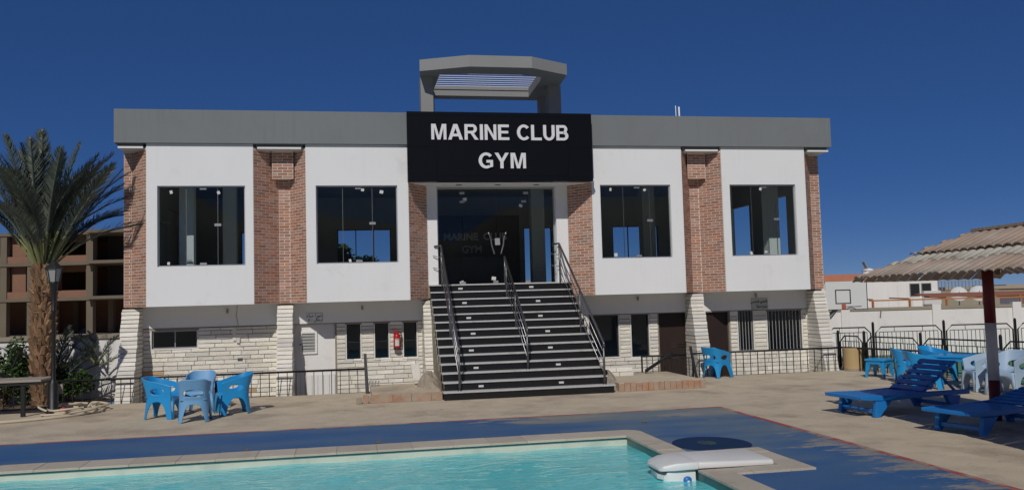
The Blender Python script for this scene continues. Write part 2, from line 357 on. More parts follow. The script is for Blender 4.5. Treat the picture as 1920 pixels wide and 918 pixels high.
# painted band round the pool, and its red border
b = sheet([-12.0, 6.75], [4.0, 15.36], [(-9.0, 4.38, 3.6, 13.2), (4.3, 5.4, 9.55, 11.03)], 0.004); b.build('painted_band', 'deck_paint', deck)
b = MB(); b.box(-12, 6.80, 15.30, 15.37, 0.002, 0.0075); b.box(6.70, 6.80, 6.0, 15.297, 0.002, 0.0076); b.build('border_line', 'red_line', deck)
# sports court beyond the right-hand fence
struct(MB().quad((13.95, 12, -0.004), (24, 10, -0.004), (26, 24.3, -0.004), (14.6, 25.5, -0.004)).build('sports_court', 'court_green'))
struct(MB().quad((14.4, 23.2, 0.002), (26, 21.2, 0.002), (26, 22.8, 0.002), (14.5, 24.7, 0.002)).build('court_track', 'court_red'))
struct(MB().quad((-12, 20.6, 0.004), (-5.6, 20.6, 0.004), (-5.6, 26, 0.004), (-12, 26, 0.004)).build('planting_bed', 'soil'))

mat('hill', (0.20, 0.165, 0.13), 0.95, 0.2, 0.02)
b = MB(); nh = 60
for k in range(nh+1):
    a = R(-200+220*k/nh); h = 62+12*math.sin(k*0.55)+7*math.sin(k*1.7+1)+4*math.sin(k*3.1)
    b.v += [(420*math.cos(a), 420*math.sin(a), -0.5), (470*math.cos(a), 470*math.sin(a), h*0.62), (520*math.cos(a), 520*math.sin(a), h), (620*math.cos(a), 620*math.sin(a), -0.5)]
for k in range(nh):
    for j in range(3): q = 4*k+j; b.f.append((q, q+4, q+5, q+1)); b.sm.append(True)
struct(b.build('hills', 'hill'))

# ---------------------------------------------------------------- swimming pool
WZ = -0.11
pool = thing('swimming_pool', (-2, 8, 0), 'turquoise swimming pool with pale stone coping in the foreground', 'pool')
x0, x1, y0, y1 = POOL; zb = -1.5
b = MB(); b.quad((x0, y1, zb), (x1, y1, zb), (x1, y1, -0.004), (x0, y1, -0.004)); b.quad((x1, y1, zb), (x1, y0, zb), (x1, y0, -0.004), (x1, y1, -0.004))
b.quad((x1, y0, zb), (x0, y0, zb), (x0, y0, -0.02), (x1, y0, -0.02)); b.quad((x0, y0, zb), (x0, y1, zb), (x0, y1, -0.02), (x0, y0, -0.02)); b.build('basin_wall', 'pool_wall', pool)
MB().quad((x0, y0, zb), (x1, y0, zb), (x1, y1, zb), (x0, y1, zb)).build('basin_floor', 'pool_floor', pool)
b = MB(); b.box(x0, x1-0.014, y1-0.012, y1-0.002, -0.026, -0.006); b.box(x1-0.012, x1-0.002, y0, y1-0.014, -0.16, -0.006); b.build('tile_band', 'pool_tile', pool)
CW = 0.32
def coping_stone(xa, xb, ya, yb):
    z0 = -0.004; z1 = 0.03 + U(-0.003, 0.003); j = 0.0012
    MB().box(xa+j, xb-j, ya+j, yb-j, z0, z1).build('coping_stone', 'coping', pool, 0.005)
x = -9.0
while x < x1-0.02:
    nx = min(x+U(0.5, 0.62), x1) if x1-x > 0.9 else x1
    coping_stone(x, nx, y1-0.03, y1+CW+0.20); x = nx
cx_, cy_ = x1-0.03, y1-0.35; rc_ = 0.26; ox_, oy_ = x1+CW-0.002, y1+CW+0.198
arc_ = [(ox_-rc_+rc_*math.cos(R(a)), oy_-rc_+rc_*math.sin(R(a))) for a in range(0, 91, 10)]
MB().prism([(x1-0.028, cy_+0.002), (ox_, cy_+0.002)]+arc_+[(x1+0.002, oy_), (x1+0.002, y1-0.03), (x1-0.028, y1-0.03)], -0.004, 0.031).build('coping_stone', 'coping', pool, 0.004)
y = y1-0.35
while y > 11.05:
    ny = max(y-U(0.45, 0.55), 11.03) if y-11.03 > 0.7 else 11.03
    coping_stone(x1-0.03, x1+CW, ny, y); y = ny
for xa, xb, ya, yb in ((4.36, 4.9, 10.72, 11.03), (4.9, 5.4, 10.72, 11.03), (5.08, 5.4, 10.15, 10.72), (5.08, 5.4, 9.55, 10.15), (4.04, 4.6, 9.55, 9.86), (4.6, 5.08, 9.55, 9.86), (4.04, 4.36, 10.72, 11.03)): coping_stone(xa, xb, ya, yb)
y = 9.55
while y > 4: coping_stone(x1-0.03, x1+CW, max(y-0.55, 3.6), y); y -= 0.55
MB().box(4.36, 5.08, 9.86, 10.72, -0.06, 0.012).build('filter_bed', 'raw_concrete', pool)
b = MB()                                                       # rippled water surface
nx, ny = 150, 110
def wave(x, y): return WZ + 0.006*math.sin(3.1*x+1.7*y+1.3*math.sin(1.1*y)) + 0.005*math.sin(-2.3*x+4.4*y+math.sin(2.0*x)) + 0.003*math.sin(7*x+3*y+1.5*math.sin(2.7*y)) + 0.003*math.sin(5*x-9*y+math.sin(3*x))
for j in range(ny+1):
    for i in range(nx+1):
        px, py = x0+(x1-x0)*i/nx, y0+(y1-y0)*j/ny; b.v.append((px, py, wave(px, py)))
for j in range(ny):
    for i in range(nx): k = j*(nx+1)+i; b.f.append((k, k+1, k+nx+2, k+nx+1)); b.sm.append(True)
struct(b.build('water', 'pool_water'))

# ================================================================ GYM BUILDING
YP, YR, YW, YB = 21.20, 21.80, 22.15, 28.9
ZP, ZF, ZR = 2.17, 5.98, 6.77
XL, XR = -5.25, 12.82
bld = thing('gym_building', (3.77, 25, 0), 'two-storey white gym building with brick bays, grey roof band and cream stone base', 'building')
PAN = [(-4.62, -2.22), (-1.00, 1.45), (6.13, 8.57), (9.68, 12.07)]
WIN = [(-4.38, -2.41), (-0.77, 1.18), (6.34, 8.24), (9.89, 11.77)]
WZ0, WZ1 = 3.09, 4.98
# roof block with grey fascia
b = MB(); b.box(-5.31, 12.84, 21.12, 29.0, ZF, ZR); b.build('roof', 'grey_fascia', bld)
for xa, xb in ((-5.26, -4.70), (-2.16, -1.06), (8.63, 9.62), (12.13, 12.78)): MB().box(xa, xb, 21.26, 22.2, 5.908, ZF-0.003).build('recess_beam', 'grey_fascia', bld)
for xa, xb in ((-5.24, -4.69), (-2.12, -1.10), (8.69, 9.60), (12.17, 12.78)):
    MB().box(xa, xb, 21.185, 22.1, 5.862, 5.905).build('ledge', 'white_plaster', bld)
# window panels
me_patch = MB().box(-0.05, 0.05, -0.012, 0.012, -0.028, 0.028).mesh('fitting', 'alu')
for k, ((xa, xb), (wa, wb)) in enumerate(zip(PAN, WIN)):
    b = MB(); wall(b, xa, xb, ZP, ZF-0.004, [(wa, wb, WZ0, WZ1)], lambda u, d, z: (u, YP+d, z), 0.16)
    pn = b.build('wall_panel', 'white_plaster', bld)
    fr = MB(); yy = YP+0.07; t = 0.028
    fr.box(wa, wa+t, yy, yy+0.05, WZ0, WZ1).box(wb-t, wb, yy, yy+0.05, WZ0, WZ1).box(wa+t, wb-t, yy, yy+0.05, WZ0, WZ0+t).box(wa+t, wb-t, yy, yy+0.05, WZ1-t, WZ1)
    w = fr.build('window', 'alu', bld)
    dv = [wa+t, wa+0.63, wa+1.34, wb-t]
    for a, c in zip(dv, dv[1:]): MB().box(a+0.006, c-0.006, yy+0.016, yy+0.026, WZ0+t, WZ1-t).build('pane', 'window_glass', w)
    for xx in dv[1:3]: MB().box(xx-0.006, xx+0.006, yy+0.010, yy+0.032, WZ0+t, WZ1-t).build('joint_strip', 'dark_steel', w)
    for xx, zz in ((dv[2], 4.06), (dv[2]-0.33, WZ0+0.05), (dv[2]-0.33, WZ1-0.05)): ref('fitting', me_patch, w, (xx, yy+0.012, zz), None, (1.5, 1, 1.1))
    for q in range(3): ref('paper_scrap', MB().box(-0.04, 0.04, -0.002, 0.002, -0.04, 0.04).mesh('paper_scrap', 'sticker'), w, (U(wa+.2, wb-.2), yy+0.008, random.choice((WZ0+U(.06, .1), WZ1-U(.1, .16)))), (0, U(-.5, .5), 0), (U(.6, 1.1), 1, U(.7, 1.1)))
# brick facets: (plan start, plan end) seen left to right, and the mortar backing behind the bricks
FAC = [((-5.25, 21.80), (-5.08, 21.80)), ((-5.08, 21.80), (-4.625, 21.215)), ((-2.215, 21.215), (-1.68, 21.80)), ((-1.68, 21.80), (-1.41, 21.80)), ((-1.41, 21.80), (-1.005, 21.215)),
       ((1.455, 21.215), (1.95, 21.82)), ((5.63, 21.82), (6.125, 21.215)), ((8.575, 21.215), (9.01, 21.80)), ((9.01, 21.80), (9.27, 21.80)), ((9.27, 21.80), (9.675, 21.215)), ((12.075, 21.215), (12.55, 21.80)), ((12.55, 21.80), (12.82, 21.80))]
for (ax, ay), (cx, cy) in FAC:
    bk = MB()
    d = Vector((cx-ax, cy-ay, 0)).normalized(); n = Vector((d.y, -d.x, 0)); t = 0.10
    a0 = Vector((ax, ay, 0)); c0 = Vector((cx, cy, 0))
    bk.hexa([(*(a0)[:2], ZP+0.002), (*(c0)[:2], ZP+0.002), (*(c0-n*t)[:2], ZP+0.002), (*(a0-n*t)[:2], ZP+0.002), (*(a0)[:2], 5.90), (*(c0)[:2], 5.90), (*(c0-n*t)[:2], 5.90), (*(a0-n*t)[:2], 5.90)])
    bk.build('facet_backing', 'mortar', bld)
MB().box(XL, XL+0.14, 21.9, YB, ZP, 5.9).build('facet_backing', 'mortar', bld)
unit_brick = MB().box(-0.5, 0.5, -0.5, 0.5, -0.5, 0.5).mesh('brick', 'brick')
BH, BL, GAP, PR = 0.0705, 0.245, 0.0165, 0.004
rest = MB(); singles = 0
def lay_bricks(p0, p1, z0, z1, as_parts=False):
    global singles
    a = Vector((*p0, 0)); d = Vector((p1[0]-p0[0], p1[1]-p0[1], 0)); Lg = d.length; d.normalize(); n = Vector((d.y, -d.x, 0)); ang = math.atan2(d.y, d.x)
    rows = int((z1-z0)/BH)
    for r in range(rows):
        z = z0+(r+0.5)*BH; s = 0.0; first = True
        while s < Lg-0.02:
            ln = BL*(0.5 if (first and r % 2) else 1); first = False; e = min(s+ln, Lg)
            if e-s > 0.025:
                m = a+d*((s+e)/2)+n*(PR/2-0.007+U(-0.0012, 0.0012)); hl = (e-s-GAP); hh = BH-GAP*0.95; th = PR+0.014
                if as_parts and singles < 300:
                    ref('brick', unit_brick, bld, (m.x, m.y, z), (0, 0, ang), (hl, th, hh)); singles += 1
                else:
                    q = []
                    for zz in (-hh/2, hh/2):
                        for uu, vv in ((-hl/2, th/2), (hl/2, th/2), (hl/2, -th/2), (-hl/2, -th/2)):
                            pt = m+d*uu+n*vv; q.append((pt.x, pt.y, z+zz))
                    rest.hexa(q)
            s = e
for i, (p0, p1) in enumerate(FAC): lay_bricks(p0, p1, ZP+0.004, 5.86, i == 6)
# side walls of the end pillars
lay_bricks((XL, 24.2), (XL, 21.80), ZP, 5.86)
# brick corbels in the two recesses
for xc in (-1.56, 9.12):
    MB().prism([(xc-0.25, 21.53), (xc+0.25, 21.53), (xc+0.12, 21.79), (xc-0.12, 21.79)], 5.19, 5.862).build('corbel', 'mortar', bld)
    lay_bricks((xc-0.25, 21.53), (xc+0.25, 21.53), 5.20, 5.86)
rb = rest.build('brickwork', 'brick', bld); rb['kind'] = 'stuff'
# floor slab over the ground storey (follows the bays), entrance slab and soffit
for poly in ([(XL, 21.81), (-5.08, 21.81), (-4.62, 21.225), (-2.22, 21.225), (-1.68, 21.81), (-1.41, 21.81), (-1.0, 21.225), (1.45, 21.225), (1.94, 21.83), (1.94, YB), (XL, YB)],
             [(5.64, 21.83), (6.13, 21.225), (8.57, 21.225), (9.01, 21.81), (9.27, 21.81), (9.68, 21.225), (12.07, 21.225), (12.55, 21.81), (XR, 21.81), (XR, YB), (5.64, YB)]):
    MB().prism(poly, ZP+0.006, 2.5).build('floor_slab', 'white_plaster', bld)
MB().box(1.944, 5.636, 21.80, YB, 2.2, 2.498).build('entrance_slab', 'raw_concrete', bld)
# outer shell
sky_win = [(-3.4, -1.9, 3.0, 4.5), (-0.37, 1.36, 2.9, 4.55), (5.85, 6.82, 2.62, 4.55), (9.0, 10.65, 2.9, 4.56)]
b = MB(); wall(b, XL, XR, -0.5, ZF, sky_win, lambda u, d, z: (u, YB-d, z), 0.15); b.build('rear_wall', 'dark_room', bld)
b = MB(); wall(b, 21.92, YB-0.15, -0.5, ZF, [(23.4, 24.3, 3.1, 4.95), (25.8, 27.2, 3.1, 4.95)], lambda u, d, z: (XR-0.01-d, u, z), 0.14); b.build('side_wall', 'dark_room', bld)
b = MB(); wall(b, 21.92, YB-0.15, -0.5, ZF, [(25.3, 27.4, 3.0, 4.95)], lambda u, d, z: (XL+0.15+d, u, z), 0.14); b.build('side_wall', 'dark_room', bld)
b = MB(); b.box(XL+0.3, XR-0.2, 21.96, YB-0.2, 5.6, 5.66); b.build('ceiling', 'dark_room', bld)
b = MB(); b.box(XL+0.3, XR-0.2, 22.2, YB-0.2, 2.502, 2.53); b.build('gym_floor', 'dark_room', bld)
for wx0, wx1, wz0, wz1 in sky_win:
    q = MB(); f = 0.03
    for xx in (wx0, (wx0*2+wx1)/3, (wx0+wx1*2)/3, wx1-f): q.box(xx, xx+f, YB-0.10, YB-0.06, wz0, wz1)
    q.box(wx0, wx1, YB-0.102, YB-0.058, wz1-f, wz1); w = q.build('rear_window', 'dark_panel', bld)
    MB().box(wx0, wx1, YB-0.083, YB-0.077, wz0, wz1).build('pane', 'rear_glass', w)
# entrance: jambs, lintel soffit, glass front
for xa, xb in ((1.95, 2.21), (5.32, 5.63)): MB().box(xa, xb, 21.84, 22.12, 2.50, 5.04).build('door_jamb', 'white_plaster', bld)
sf = MB().prism([(1.47, 20.90), (6.11, 20.90), (6.11, 21.23), (5.63, 21.83), (5.63, 22.4), (1.95, 22.4), (1.95, 21.83), (1.47, 21.23)], 5.036, 5.10).build('entrance_soffit', 'white_plaster', bld)
for xx in (2.75, 3.75, 4.75): MB().lathe([(0.07, 5.028), (0.085, 5.034)], (xx, 21.55), 16).build('downlight', 'dark_steel', sf)
b = MB(); b.box(1.47, 6.11, 21.3, 22.4, 5.101, ZF); b.build('lintel', 'white_plaster', bld)
gd = MB(); yy = 22.03
gd.box(2.21, 2.25, yy-0.02, yy+0.03, 2.5, 5.03).box(5.28, 5.32, yy-0.02, yy+0.03, 2.5, 5.03).box(2.25, 5.28, yy-0.02, yy+0.03, 4.985, 5.03)
gd = gd.build('glass_front', 'alu', bld)
dv = [2.25, 2.88, 3.77, 4.56, 5.28]
for a, c in zip(dv, dv[1:]): MB().box(a+0.005, c-0.005, yy, yy+0.012, 2.535, 4.985).build('pane', 'window_glass', gd)
for xx, zz in ((2.88, 4.88), (4.56, 4.88), (2.88, 4.66), (4.5, 4.66), (2.86, 2.57), (4.56, 2.57), (3.71, 2.58)): ref('fitting', me_patch, gd, (xx, yy-0.008, zz), None, (1.3, 1, 1.1))
for sgn, xc in ((-1, 3.74), (1, 3.80)):
    pts = [(xc+sgn*(0.055+0.075*min(1, t*2.2)+(0.075*((t-0.55)/0.45)**1.6 if t > 0.55 else 0)), yy-0.055, 3.30+0.56*t) for t in [i/12 for i in range(13)]]
    MB().tube(pts, 0.02, 8).build('door_handle', 'steel', gd)
for (xx, zz, s_) in ((2.95, 4.72, 1.0), (3.66, 2.67, 1.1), (2.83, 2.58, 1.0), (4.42, 4.55, 0.9), (3.78, 3.62, 1.3)): ref('paper_scrap', MB().box(-0.05, 0.05, -0.002, 0.002, -0.04, 0.04).mesh('paper_scrap', 'sticker' if s_ < 1.2 else 'grey_paint'), gd, (xx, yy-0.006, zz), (0, U(-.4, .4), 0), (s_, 1, s_ if s_ < 1.2 else 2.2))
# inside: reception wall with faint lettering, counter
MB().box(2.3, 5.25, 26.5, 26.6, 2.53, 4.75).build('reception_wall', 'dark_panel', bld)
MB().box(2.6, 4.6, 25.4, 26.0, 2.53, 3.4).build('reception_counter', 'dark_panel', bld)
for txt, xx, zz, sz in (('MARINE  CLUB', 2.86, 3.99, 0.30), ('GYM', 3.42, 3.60, 0.30)):
    o = bpy.data.objects.new('wall_lettering', text_mesh(txt, sz, 0.008, 0.01)); C.objects.link(o); o.data.materials.append(MATS['faint_letter']); o.parent = bld
    o.location = (xx-bld['_o'][0], 26.48-bld['_o'][1], zz-bld['_o'][2]); o.rotation_euler = (R(90), 0, 0); o['_o'] = [0, 0, 0]
for xx, yy in ((-3.95, 22.6), (-3.15, 24.3), (11.0, 24.0), (11.9, 22.9), (7.0, 26.8)): MB().box(xx-0.17, xx+0.17, yy-0.17, yy+0.17, 2.53, 5.6).build('inner_column', 'white_plaster', bld)
for xx in (-1.5, 2.0, 5.6, 9.1): MB().box(xx-0.2, xx+0.2, 25.3, 25.7, 2.53, 5.6).build('inner_column', 'dark_room', bld)

# ---------------------------------------------------------------- ground storey
LO = [(-4.70, -3.66, 1.16, 1.585), (-1.38, -0.38, -0.45, 1.635), (-0.09, 0.24, 0.72, 1.60), (0.61, 0.94, 0.72, 1.60), (1.33, 1.65, 0.72, 1.60),
      (6.20, 7.00, 0.53, 1.62), (7.36, 7.84, 0.50, 1.62), (8.14, 8.97, -0.45, 1.635), (9.46, 10.14, -0.45, 1.62), (10.41, 10.84, 0.56, 1.63), (11.27, 12.28, 0.54, 1.60)]
b = MB(); wall(b, XL+0.05, XR-0.05, 1.655, ZP+0.004, [], lambda u, d, z: (u, YW+d, z), 0.15); up = b.build('upper_plaster', 'white_plaster', bld)
b = MB(); wall(b, XL+0.05, XR-0.05, -0.5, 1.652, LO, lambda u, d, z: (u, YW+0.012+d, z), 0.14); b.build('ground_wall', 'stone_joint', bld)
stone_i = 0; srest = MB(); srestw = MB()
def stone(x0, x1, y0, y1, z0, z1, m='stone', name='stone', j=0.006, front=None):
    """one split-face slab; goes in as its own part until 300 are laid."""
    global stone_i
    def q(): return U(-j, j)
    f0, f1 = front or (y0, y0)
    p = [(x0, f0+q(), z0), (x1, f0+q(), z0+q()*0.5), (x1, y1, z0), (x0, y1, z0), (x0+q()*0.6, f1+q(), z1+q()*0.5), (x1+q()*0.6, f1+q(), z1), (x1, y1, z1), (x0, y1, z1)]
    if stone_i < 300: MB().hexa(p).build(name, m, bld); stone_i += 1
    else: (srestw if m == 'white_stone' else srest).hexa(p)
def clad(xa, xb, za, zb, rh=0.102, avg=0.42, m='stone', single=False):
    z = za
    while z < zb-0.03:
        h = rh*U(0.88, 1.12); h = h if zb-z-h > 0.05 else zb-z
        zm = z+h/2; segs = [(xa, xb)]
        for o in LO:
            if o[2]-0.01 < zm < o[3]+0.02:
                ns = []
                for s0, s1 in segs:
                    if o[1] <= s0 or o[0] >= s1: ns.append((s0, s1)); continue
                    if o[0]-0.035 > s0: ns.append((s0, o[0]-0.035))
                    if o[1]+0.035 < s1: ns.append((o[1]+0.035, s1))
                segs = ns
        for s0, s1 in segs:
            x = s0
            while x < s1-0.01:
                ln = (s1-s0) if s1-s0 < 0.48 else U(0.6, 1.4)*avg
                e = x+ln if s1-x-ln > 0.12 else s1
                stone(x+0.006, e-0.006, YW+0.012-U(0.012, 0.035), YW+0.03, z+0.008, z+h-0.008, 'tan_stone' if random.random() < 0.02 else m)
                x = e
        z += h
def buttress(xa, xb, yf, m, ztop=2.13, yt=21.80, solid_to=YW+0.05):
    z = -0.45
    while z < ztop-0.02:
        h = min(0.098*U(0.9, 1.1), ztop-z)
        def fy(zz): t = max(0.0, zz)/ztop; return yf+(yt-yf)*t
        w = U(-0.007, 0.007)
        stone(xa+w, xb+w+U(-0.007, 0.007), 0, solid_to, z+0.006, z+h-0.008, m, 'buttress_stone', 0.006, (fy(z)-U(0, 0.012), fy(z+h)-U(0, 0.012)))
        z += h
    MB().hexa([(xa+0.02, yf+0.03, -0.5), (xb-0.02, yf+0.03, -0.5), (xb-0.02, solid_to, -0.5), (xa+0.02, solid_to, -0.5), (xa+0.02, yt+0.03, ztop), (xb-0.02, yt+0.03, ztop), (xb-0.02, solid_to, ztop), (xa+0.02, solid_to, ztop)]).build('buttress_core', 'stone_joint', bld)
buttress(-5.29, -4.90, 21.13, 'white_stone'); buttress(-1.74, -1.37, 21.16, 'white_stone')
buttress(8.90, 9.27, 21.30, 'white_stone'); buttress(12.46, 12.84, 21.30, 'white_stone'); buttress(1.80, 2.12, 21.30, 'white_stone', 2.16, 21.78)
clad(-4.90, -1.74, -0.08, 1.63); clad(-0.34, 1.80, -0.10, 1.64)
clad(9.30, 12.46, -0.10, 1.64, avg=0.34); clad(5.62, 8.10, -0.10, 1.64); clad(-5.2, -4.7, 1.0, 1.2) if False else None
if srest.v: srest.build('stonework', 'stone', bld)['kind'] = 'stuff'
if srestw.v: srestw.build('buttress_stonework', 'white_stone', bld)['kind'] = 'stuff'
# ground-storey windows, grilles, doors
for i, (xa, xb, za, zb) in enumerate(LO):
    if i in (1, 7, 8): continue
    fr = MB(); yy = YW+0.06; t = 0.025
    fr.box(xa, xa+t, yy, yy+0.05, za, zb).box(xb-t, xb, yy, yy+0.05, za, zb).box(xa+t, xb-t, yy, yy+0.05, za, za+t).box(xa+t, xb-t, yy, yy+0.05, zb-t, zb)
    if i in (2, 3, 4): fr.box(xa+t, xb-t, yy, yy+0.05, za+0.42, za+0.445)
    if i == 0: fr.box((xa+xb)/2-0.012, (xa+xb)/2+0.012, yy, yy+0.05, za+t, zb-t)
    w = fr.build('window', 'dark_panel' if i else 'alu', bld)
    MB().box(xa+t, xb-t, yy+0.02, yy+0.028, za+t, zb-t).build('pane', 'window_glass', w)
    MB().box(xa-0.035, xb+0.035, YW-0.018, YW+0.06, za-0.03, za-0.003).build('sill', 'old_white', w)
    for xx in (xa-0.034, xb+0.006): MB().box(xx, xx+0.028, YW-0.012, YW+0.06, za, zb).build('reveal', 'old_white', w)
    if i in (9, 10):
        n = 5 if i == 9 else 10
        for k in range(n):
            xx = xa+(xb-xa)*(k+0.5)/n; MB().box(xx-0.008, xx+0.008, YW+0.005, YW+0.02, za, zb).build('grille_bar', 'grey_paint', w)
def panel_door(name, xa, xb, za, zb, m, label=None):
    d = MB().box(xa, xb, YW+0.10, YW+0.14, za, zb).build(name, m, bld); return d
d = panel_door('door', -1.38, -0.38, -0.45, 1.635, 'old_white')
for k in range(7): MB().box(-1.37+k*0.14, -1.37+k*0.14+0.132, YW+0.07, YW+0.095, -0.44, 0.38).build('door_board', 'old_white', d)
b = MB(); xa, xb, za, zb = -1.24, -0.82, 0.90, 1.46
b.box(xa, xa+0.05, YW+0.06, YW+0.099, za, zb).box(xb-0.05, xb, YW+0.06, YW+0.099, za, zb).box(xa+0.05, xb-0.05, YW+0.06, YW+0.099, za, za+0.05).box(xa+0.05, xb-0.05, YW+0.06, YW+0.099, zb-0.05, zb); hw = b.build('hatch_frame', 'old_white', d)
for k in range(6): MB().hexa([(xa+.05, YW+.07, za+.06+k*.075), (xb-.05, YW+.07, za+.06+k*.075), (xb-.05, YW+.095, za+.075+k*.075), (xa+.05, YW+.095, za+.075+k*.075), (xa+.05, YW+.075, za+.065+k*.075), (xb-.05, YW+.075, za+.065+k*.075), (xb-.05, YW+.098, za+.125+k*.075), (xa+.05, YW+.098, za+.125+k*.075)]).build('louvre', 'grey_paint', hw)
MB().tube([(-1.26, YW+0.05, 1.14), (-1.19, YW+0.05, 1.14)], 0.012).build('latch', 'dark_steel', hw)
panel_door('door', 8.14, 8.97, -0.45, 1.635, 'brown_door'); panel_door('door', 9.46, 10.14, -0.45, 1.62, 'brown_door')
# small wall lamps under the overhang
for xx, zz in ((-2.95, 2.06), (0.30, 2.05), (7.56, 2.08), (10.95, 2.08)): MB().box(xx-0.02, xx+0.02, YW-0.07, YW, zz-0.02, zz+0.02).lathe([(0.022, zz-0.09), (0.03, zz-0.03), (0.02, zz-0.015)], (xx, YW-0.05), 10).build('wall_lamp', 'grey_paint', bld)
MB().box(-2.74, -2.66, YW-0.06, YW+0.01, 1.24, 1.36).build('wall_box', 'sticker', bld); MB().box(-2.72, -2.60, YW-0.025, YW+0.01, 0.80, 0.87).build('wall_socket', 'dark_steel', bld)
MB().tube([(-2.72, YW-0.008, 2.16), (-2.74, YW-0.01, 1.9), (-2.70, YW-0.008, 1.66)], 0.006, 5).build('cable', 'grey_paint', bld)
MB().box(-2.83, -2.75, YW-0.03, YW, 1.30, 1.62).build('wall_pipe', 'stone', bld)

# ---------------------------------------------------------------- sign over the entrance
sg = thing('entrance_sign', (3.75, 21.0, 5.03), 'large black sign with white MARINE CLUB GYM letters over the entrance', 'sign')
SX0, SX1, SZ0, SZ1 = 1.42, 6.07, 5.025, 6.745
for (xa, xb, za, zb) in ((SX0, 2.14, SZ0, 5.87), (2.14, 5.44, SZ0, 5.16), (2.14, 5.44, 5.16, SZ1-0.10), (5.44, SX1, SZ0, 5.87), (SX0, 2.14, 5.87, SZ1-0.10), (5.44, SX1, 5.87, SZ1-0.10), (SX0, SX1, SZ1-0.10, SZ1)):
    MB().box(xa+0.002, xb-0.002, 20.86, 20.90, za+0.002, zb-0.002).build('panel', 'sign_black', sg)
MB().box(SX0+0.01, SX1-0.01, 20.895, 21.14, SZ0+0.01, SZ1-0.01).build('frame', 'sign_black', sg)
BOLD = {  # bold sans capitals as (outline polygons, hole flag none): strokes in a unit box of height 1, given as polygons
}
def letters():
    """bold sans capitals: each a list of convex-ish polygons in a box of height 1; returns (polys, width)."""
    t = 0.20; tv = 0.215
    def arc(cx, cy, rx, ry, a0, a1, wx, wy, n=16):
        out = []
        for i in range(n):
            p, q = R(a0+(a1-a0)*i/n), R(a0+(a1-a0)*(i+1)/n)
            out.append([(cx+(rx-wx)*math.cos(p), cy+(ry-wy)*math.sin(p)), (cx+rx*math.cos(p), cy+ry*math.sin(p)), (cx+rx*math.cos(q), cy+ry*math.sin(q)), (cx+(rx-wx)*math.cos(q), cy+(ry-wy)*math.sin(q))])
        return out
    def rc(a, b_, c, d): return [(a, c), (b_, c), (b_, d), (a, d)]
    G = {}
    G['M'] = ([rc(0, .19, 0, 1), rc(.81-.0, 1.0, 0, 1), [(.19, 1), (.19, .78), (.40, 0), (.50, 0), (.50, .24), (.29, 1)], [(.81, 1), (.71, 1), (.50, .24), (.50, 0), (.60, 0), (.81, .78)]], 1.0)
    G['A'] = ([[(0, 0), (.22, 0), (.585, 1), (.36, 1)], [(.98, 0), (.76, 0), (.395, 1), (.62, 1)], rc(.24, .74, .21, .38)], 0.98)
    G['R'] = ([rc(0, .205, 0, 1), rc(.205, .52, .83, 1), rc(.205, .52, .41, .57)] + arc(.52, .705, .31, .295, -90, 90, .205, .165) + [[(.40, .41), (.60, .43), (.93, 0), (.68, 0)]], 0.92)
    G['I'] = ([rc(0, .205, 0, 1)], 0.205)
    G['N'] = ([rc(0, .19, 0, 1), rc(.60, .79, 0, 1), [(.19, 1), (.19, .70), (.60, 0), (.60, .30)]], 0.79)
    G['E'] = ([rc(0, .205, 0, 1), rc(.205, .74, .83, 1), rc(.205, .69, .43, .59), rc(.205, .76, 0, .17)], 0.76)
    G['C'] = (arc(.47, .5, .47, .515, 42, 318, .21, .175, 26), 0.86)
    G['L'] = ([rc(0, .205, 0, 1), rc(.205, .72, 0, .17)], 0.72)
    G['U'] = ([rc(0, .205, .40, 1), rc(.585, .79, .40, 1)] + arc(.395, .40, .395, .415, 180, 360, .205, .17, 18), 0.79)
    G['B'] = ([rc(0, .205, 0, 1), rc(.205, .48, .83, 1), rc(.205, .50, .43, .58), rc(.205, .50, 0, .17)] + arc(.48, .725, .29, .275, -70, 90, .2, .16) + arc(.50, .285, .325, .29, -90, 80, .205, .165), 0.82)
    G['G'] = (arc(.49, .5, .49, .515, 40, 300, .21, .175, 26) + [rc(.50, .92, .36, .53), rc(.735, .92, .10, .36), [(.735, .10), (.92, .10), (.735, .055), (.70, .04)], [(.60, .06), (.73, .055), (.80, .14), (.735, .20)]], 0.93)
    G['Y'] = ([rc(.36, .565, 0, .42), [(0, 1), (.24, 1), (.565, .42), (.36, .42)], [(.925, 1), (.69, 1), (.36, .42), (.565, .42)]], 0.925)
    return G
GL = letters()
def put_text(s, x0, x1, z0, h, parent, y=20.86):
    """letters set so the line runs from x0 to x1."""
    gap = 0.115; tot = sum(GL[c][1] if c != ' ' else 0.30 for c in s)+gap*(len(s)-1); k = (x1-x0)/tot; x = x0
    for c in s:
        if c == ' ': x += (0.30+gap)*k; continue
        polys, w = GL[c]; b = MB()
        for i, p in enumerate(polys):
            ar = sum(p[q][0]*p[(q+1) % len(p)][1]-p[(q+1) % len(p)][0]*p[q][1] for q in range(len(p)))
            p2 = p if ar > 0 else p[::-1]; dy = 0.0006*i
            b.prism_y([(x+px*k, z0+pz*h) for px, pz in p2], y-0.035-dy, y-0.004)
        b.build('letter', 'sign_letter', parent); x += (w+gap)*k
put_text('MARINE CLUB', 2.01, 5.445, 6.05, 0.385, sg); put_text('GYM', 3.16, 4.345, 5.345, 0.385, sg)

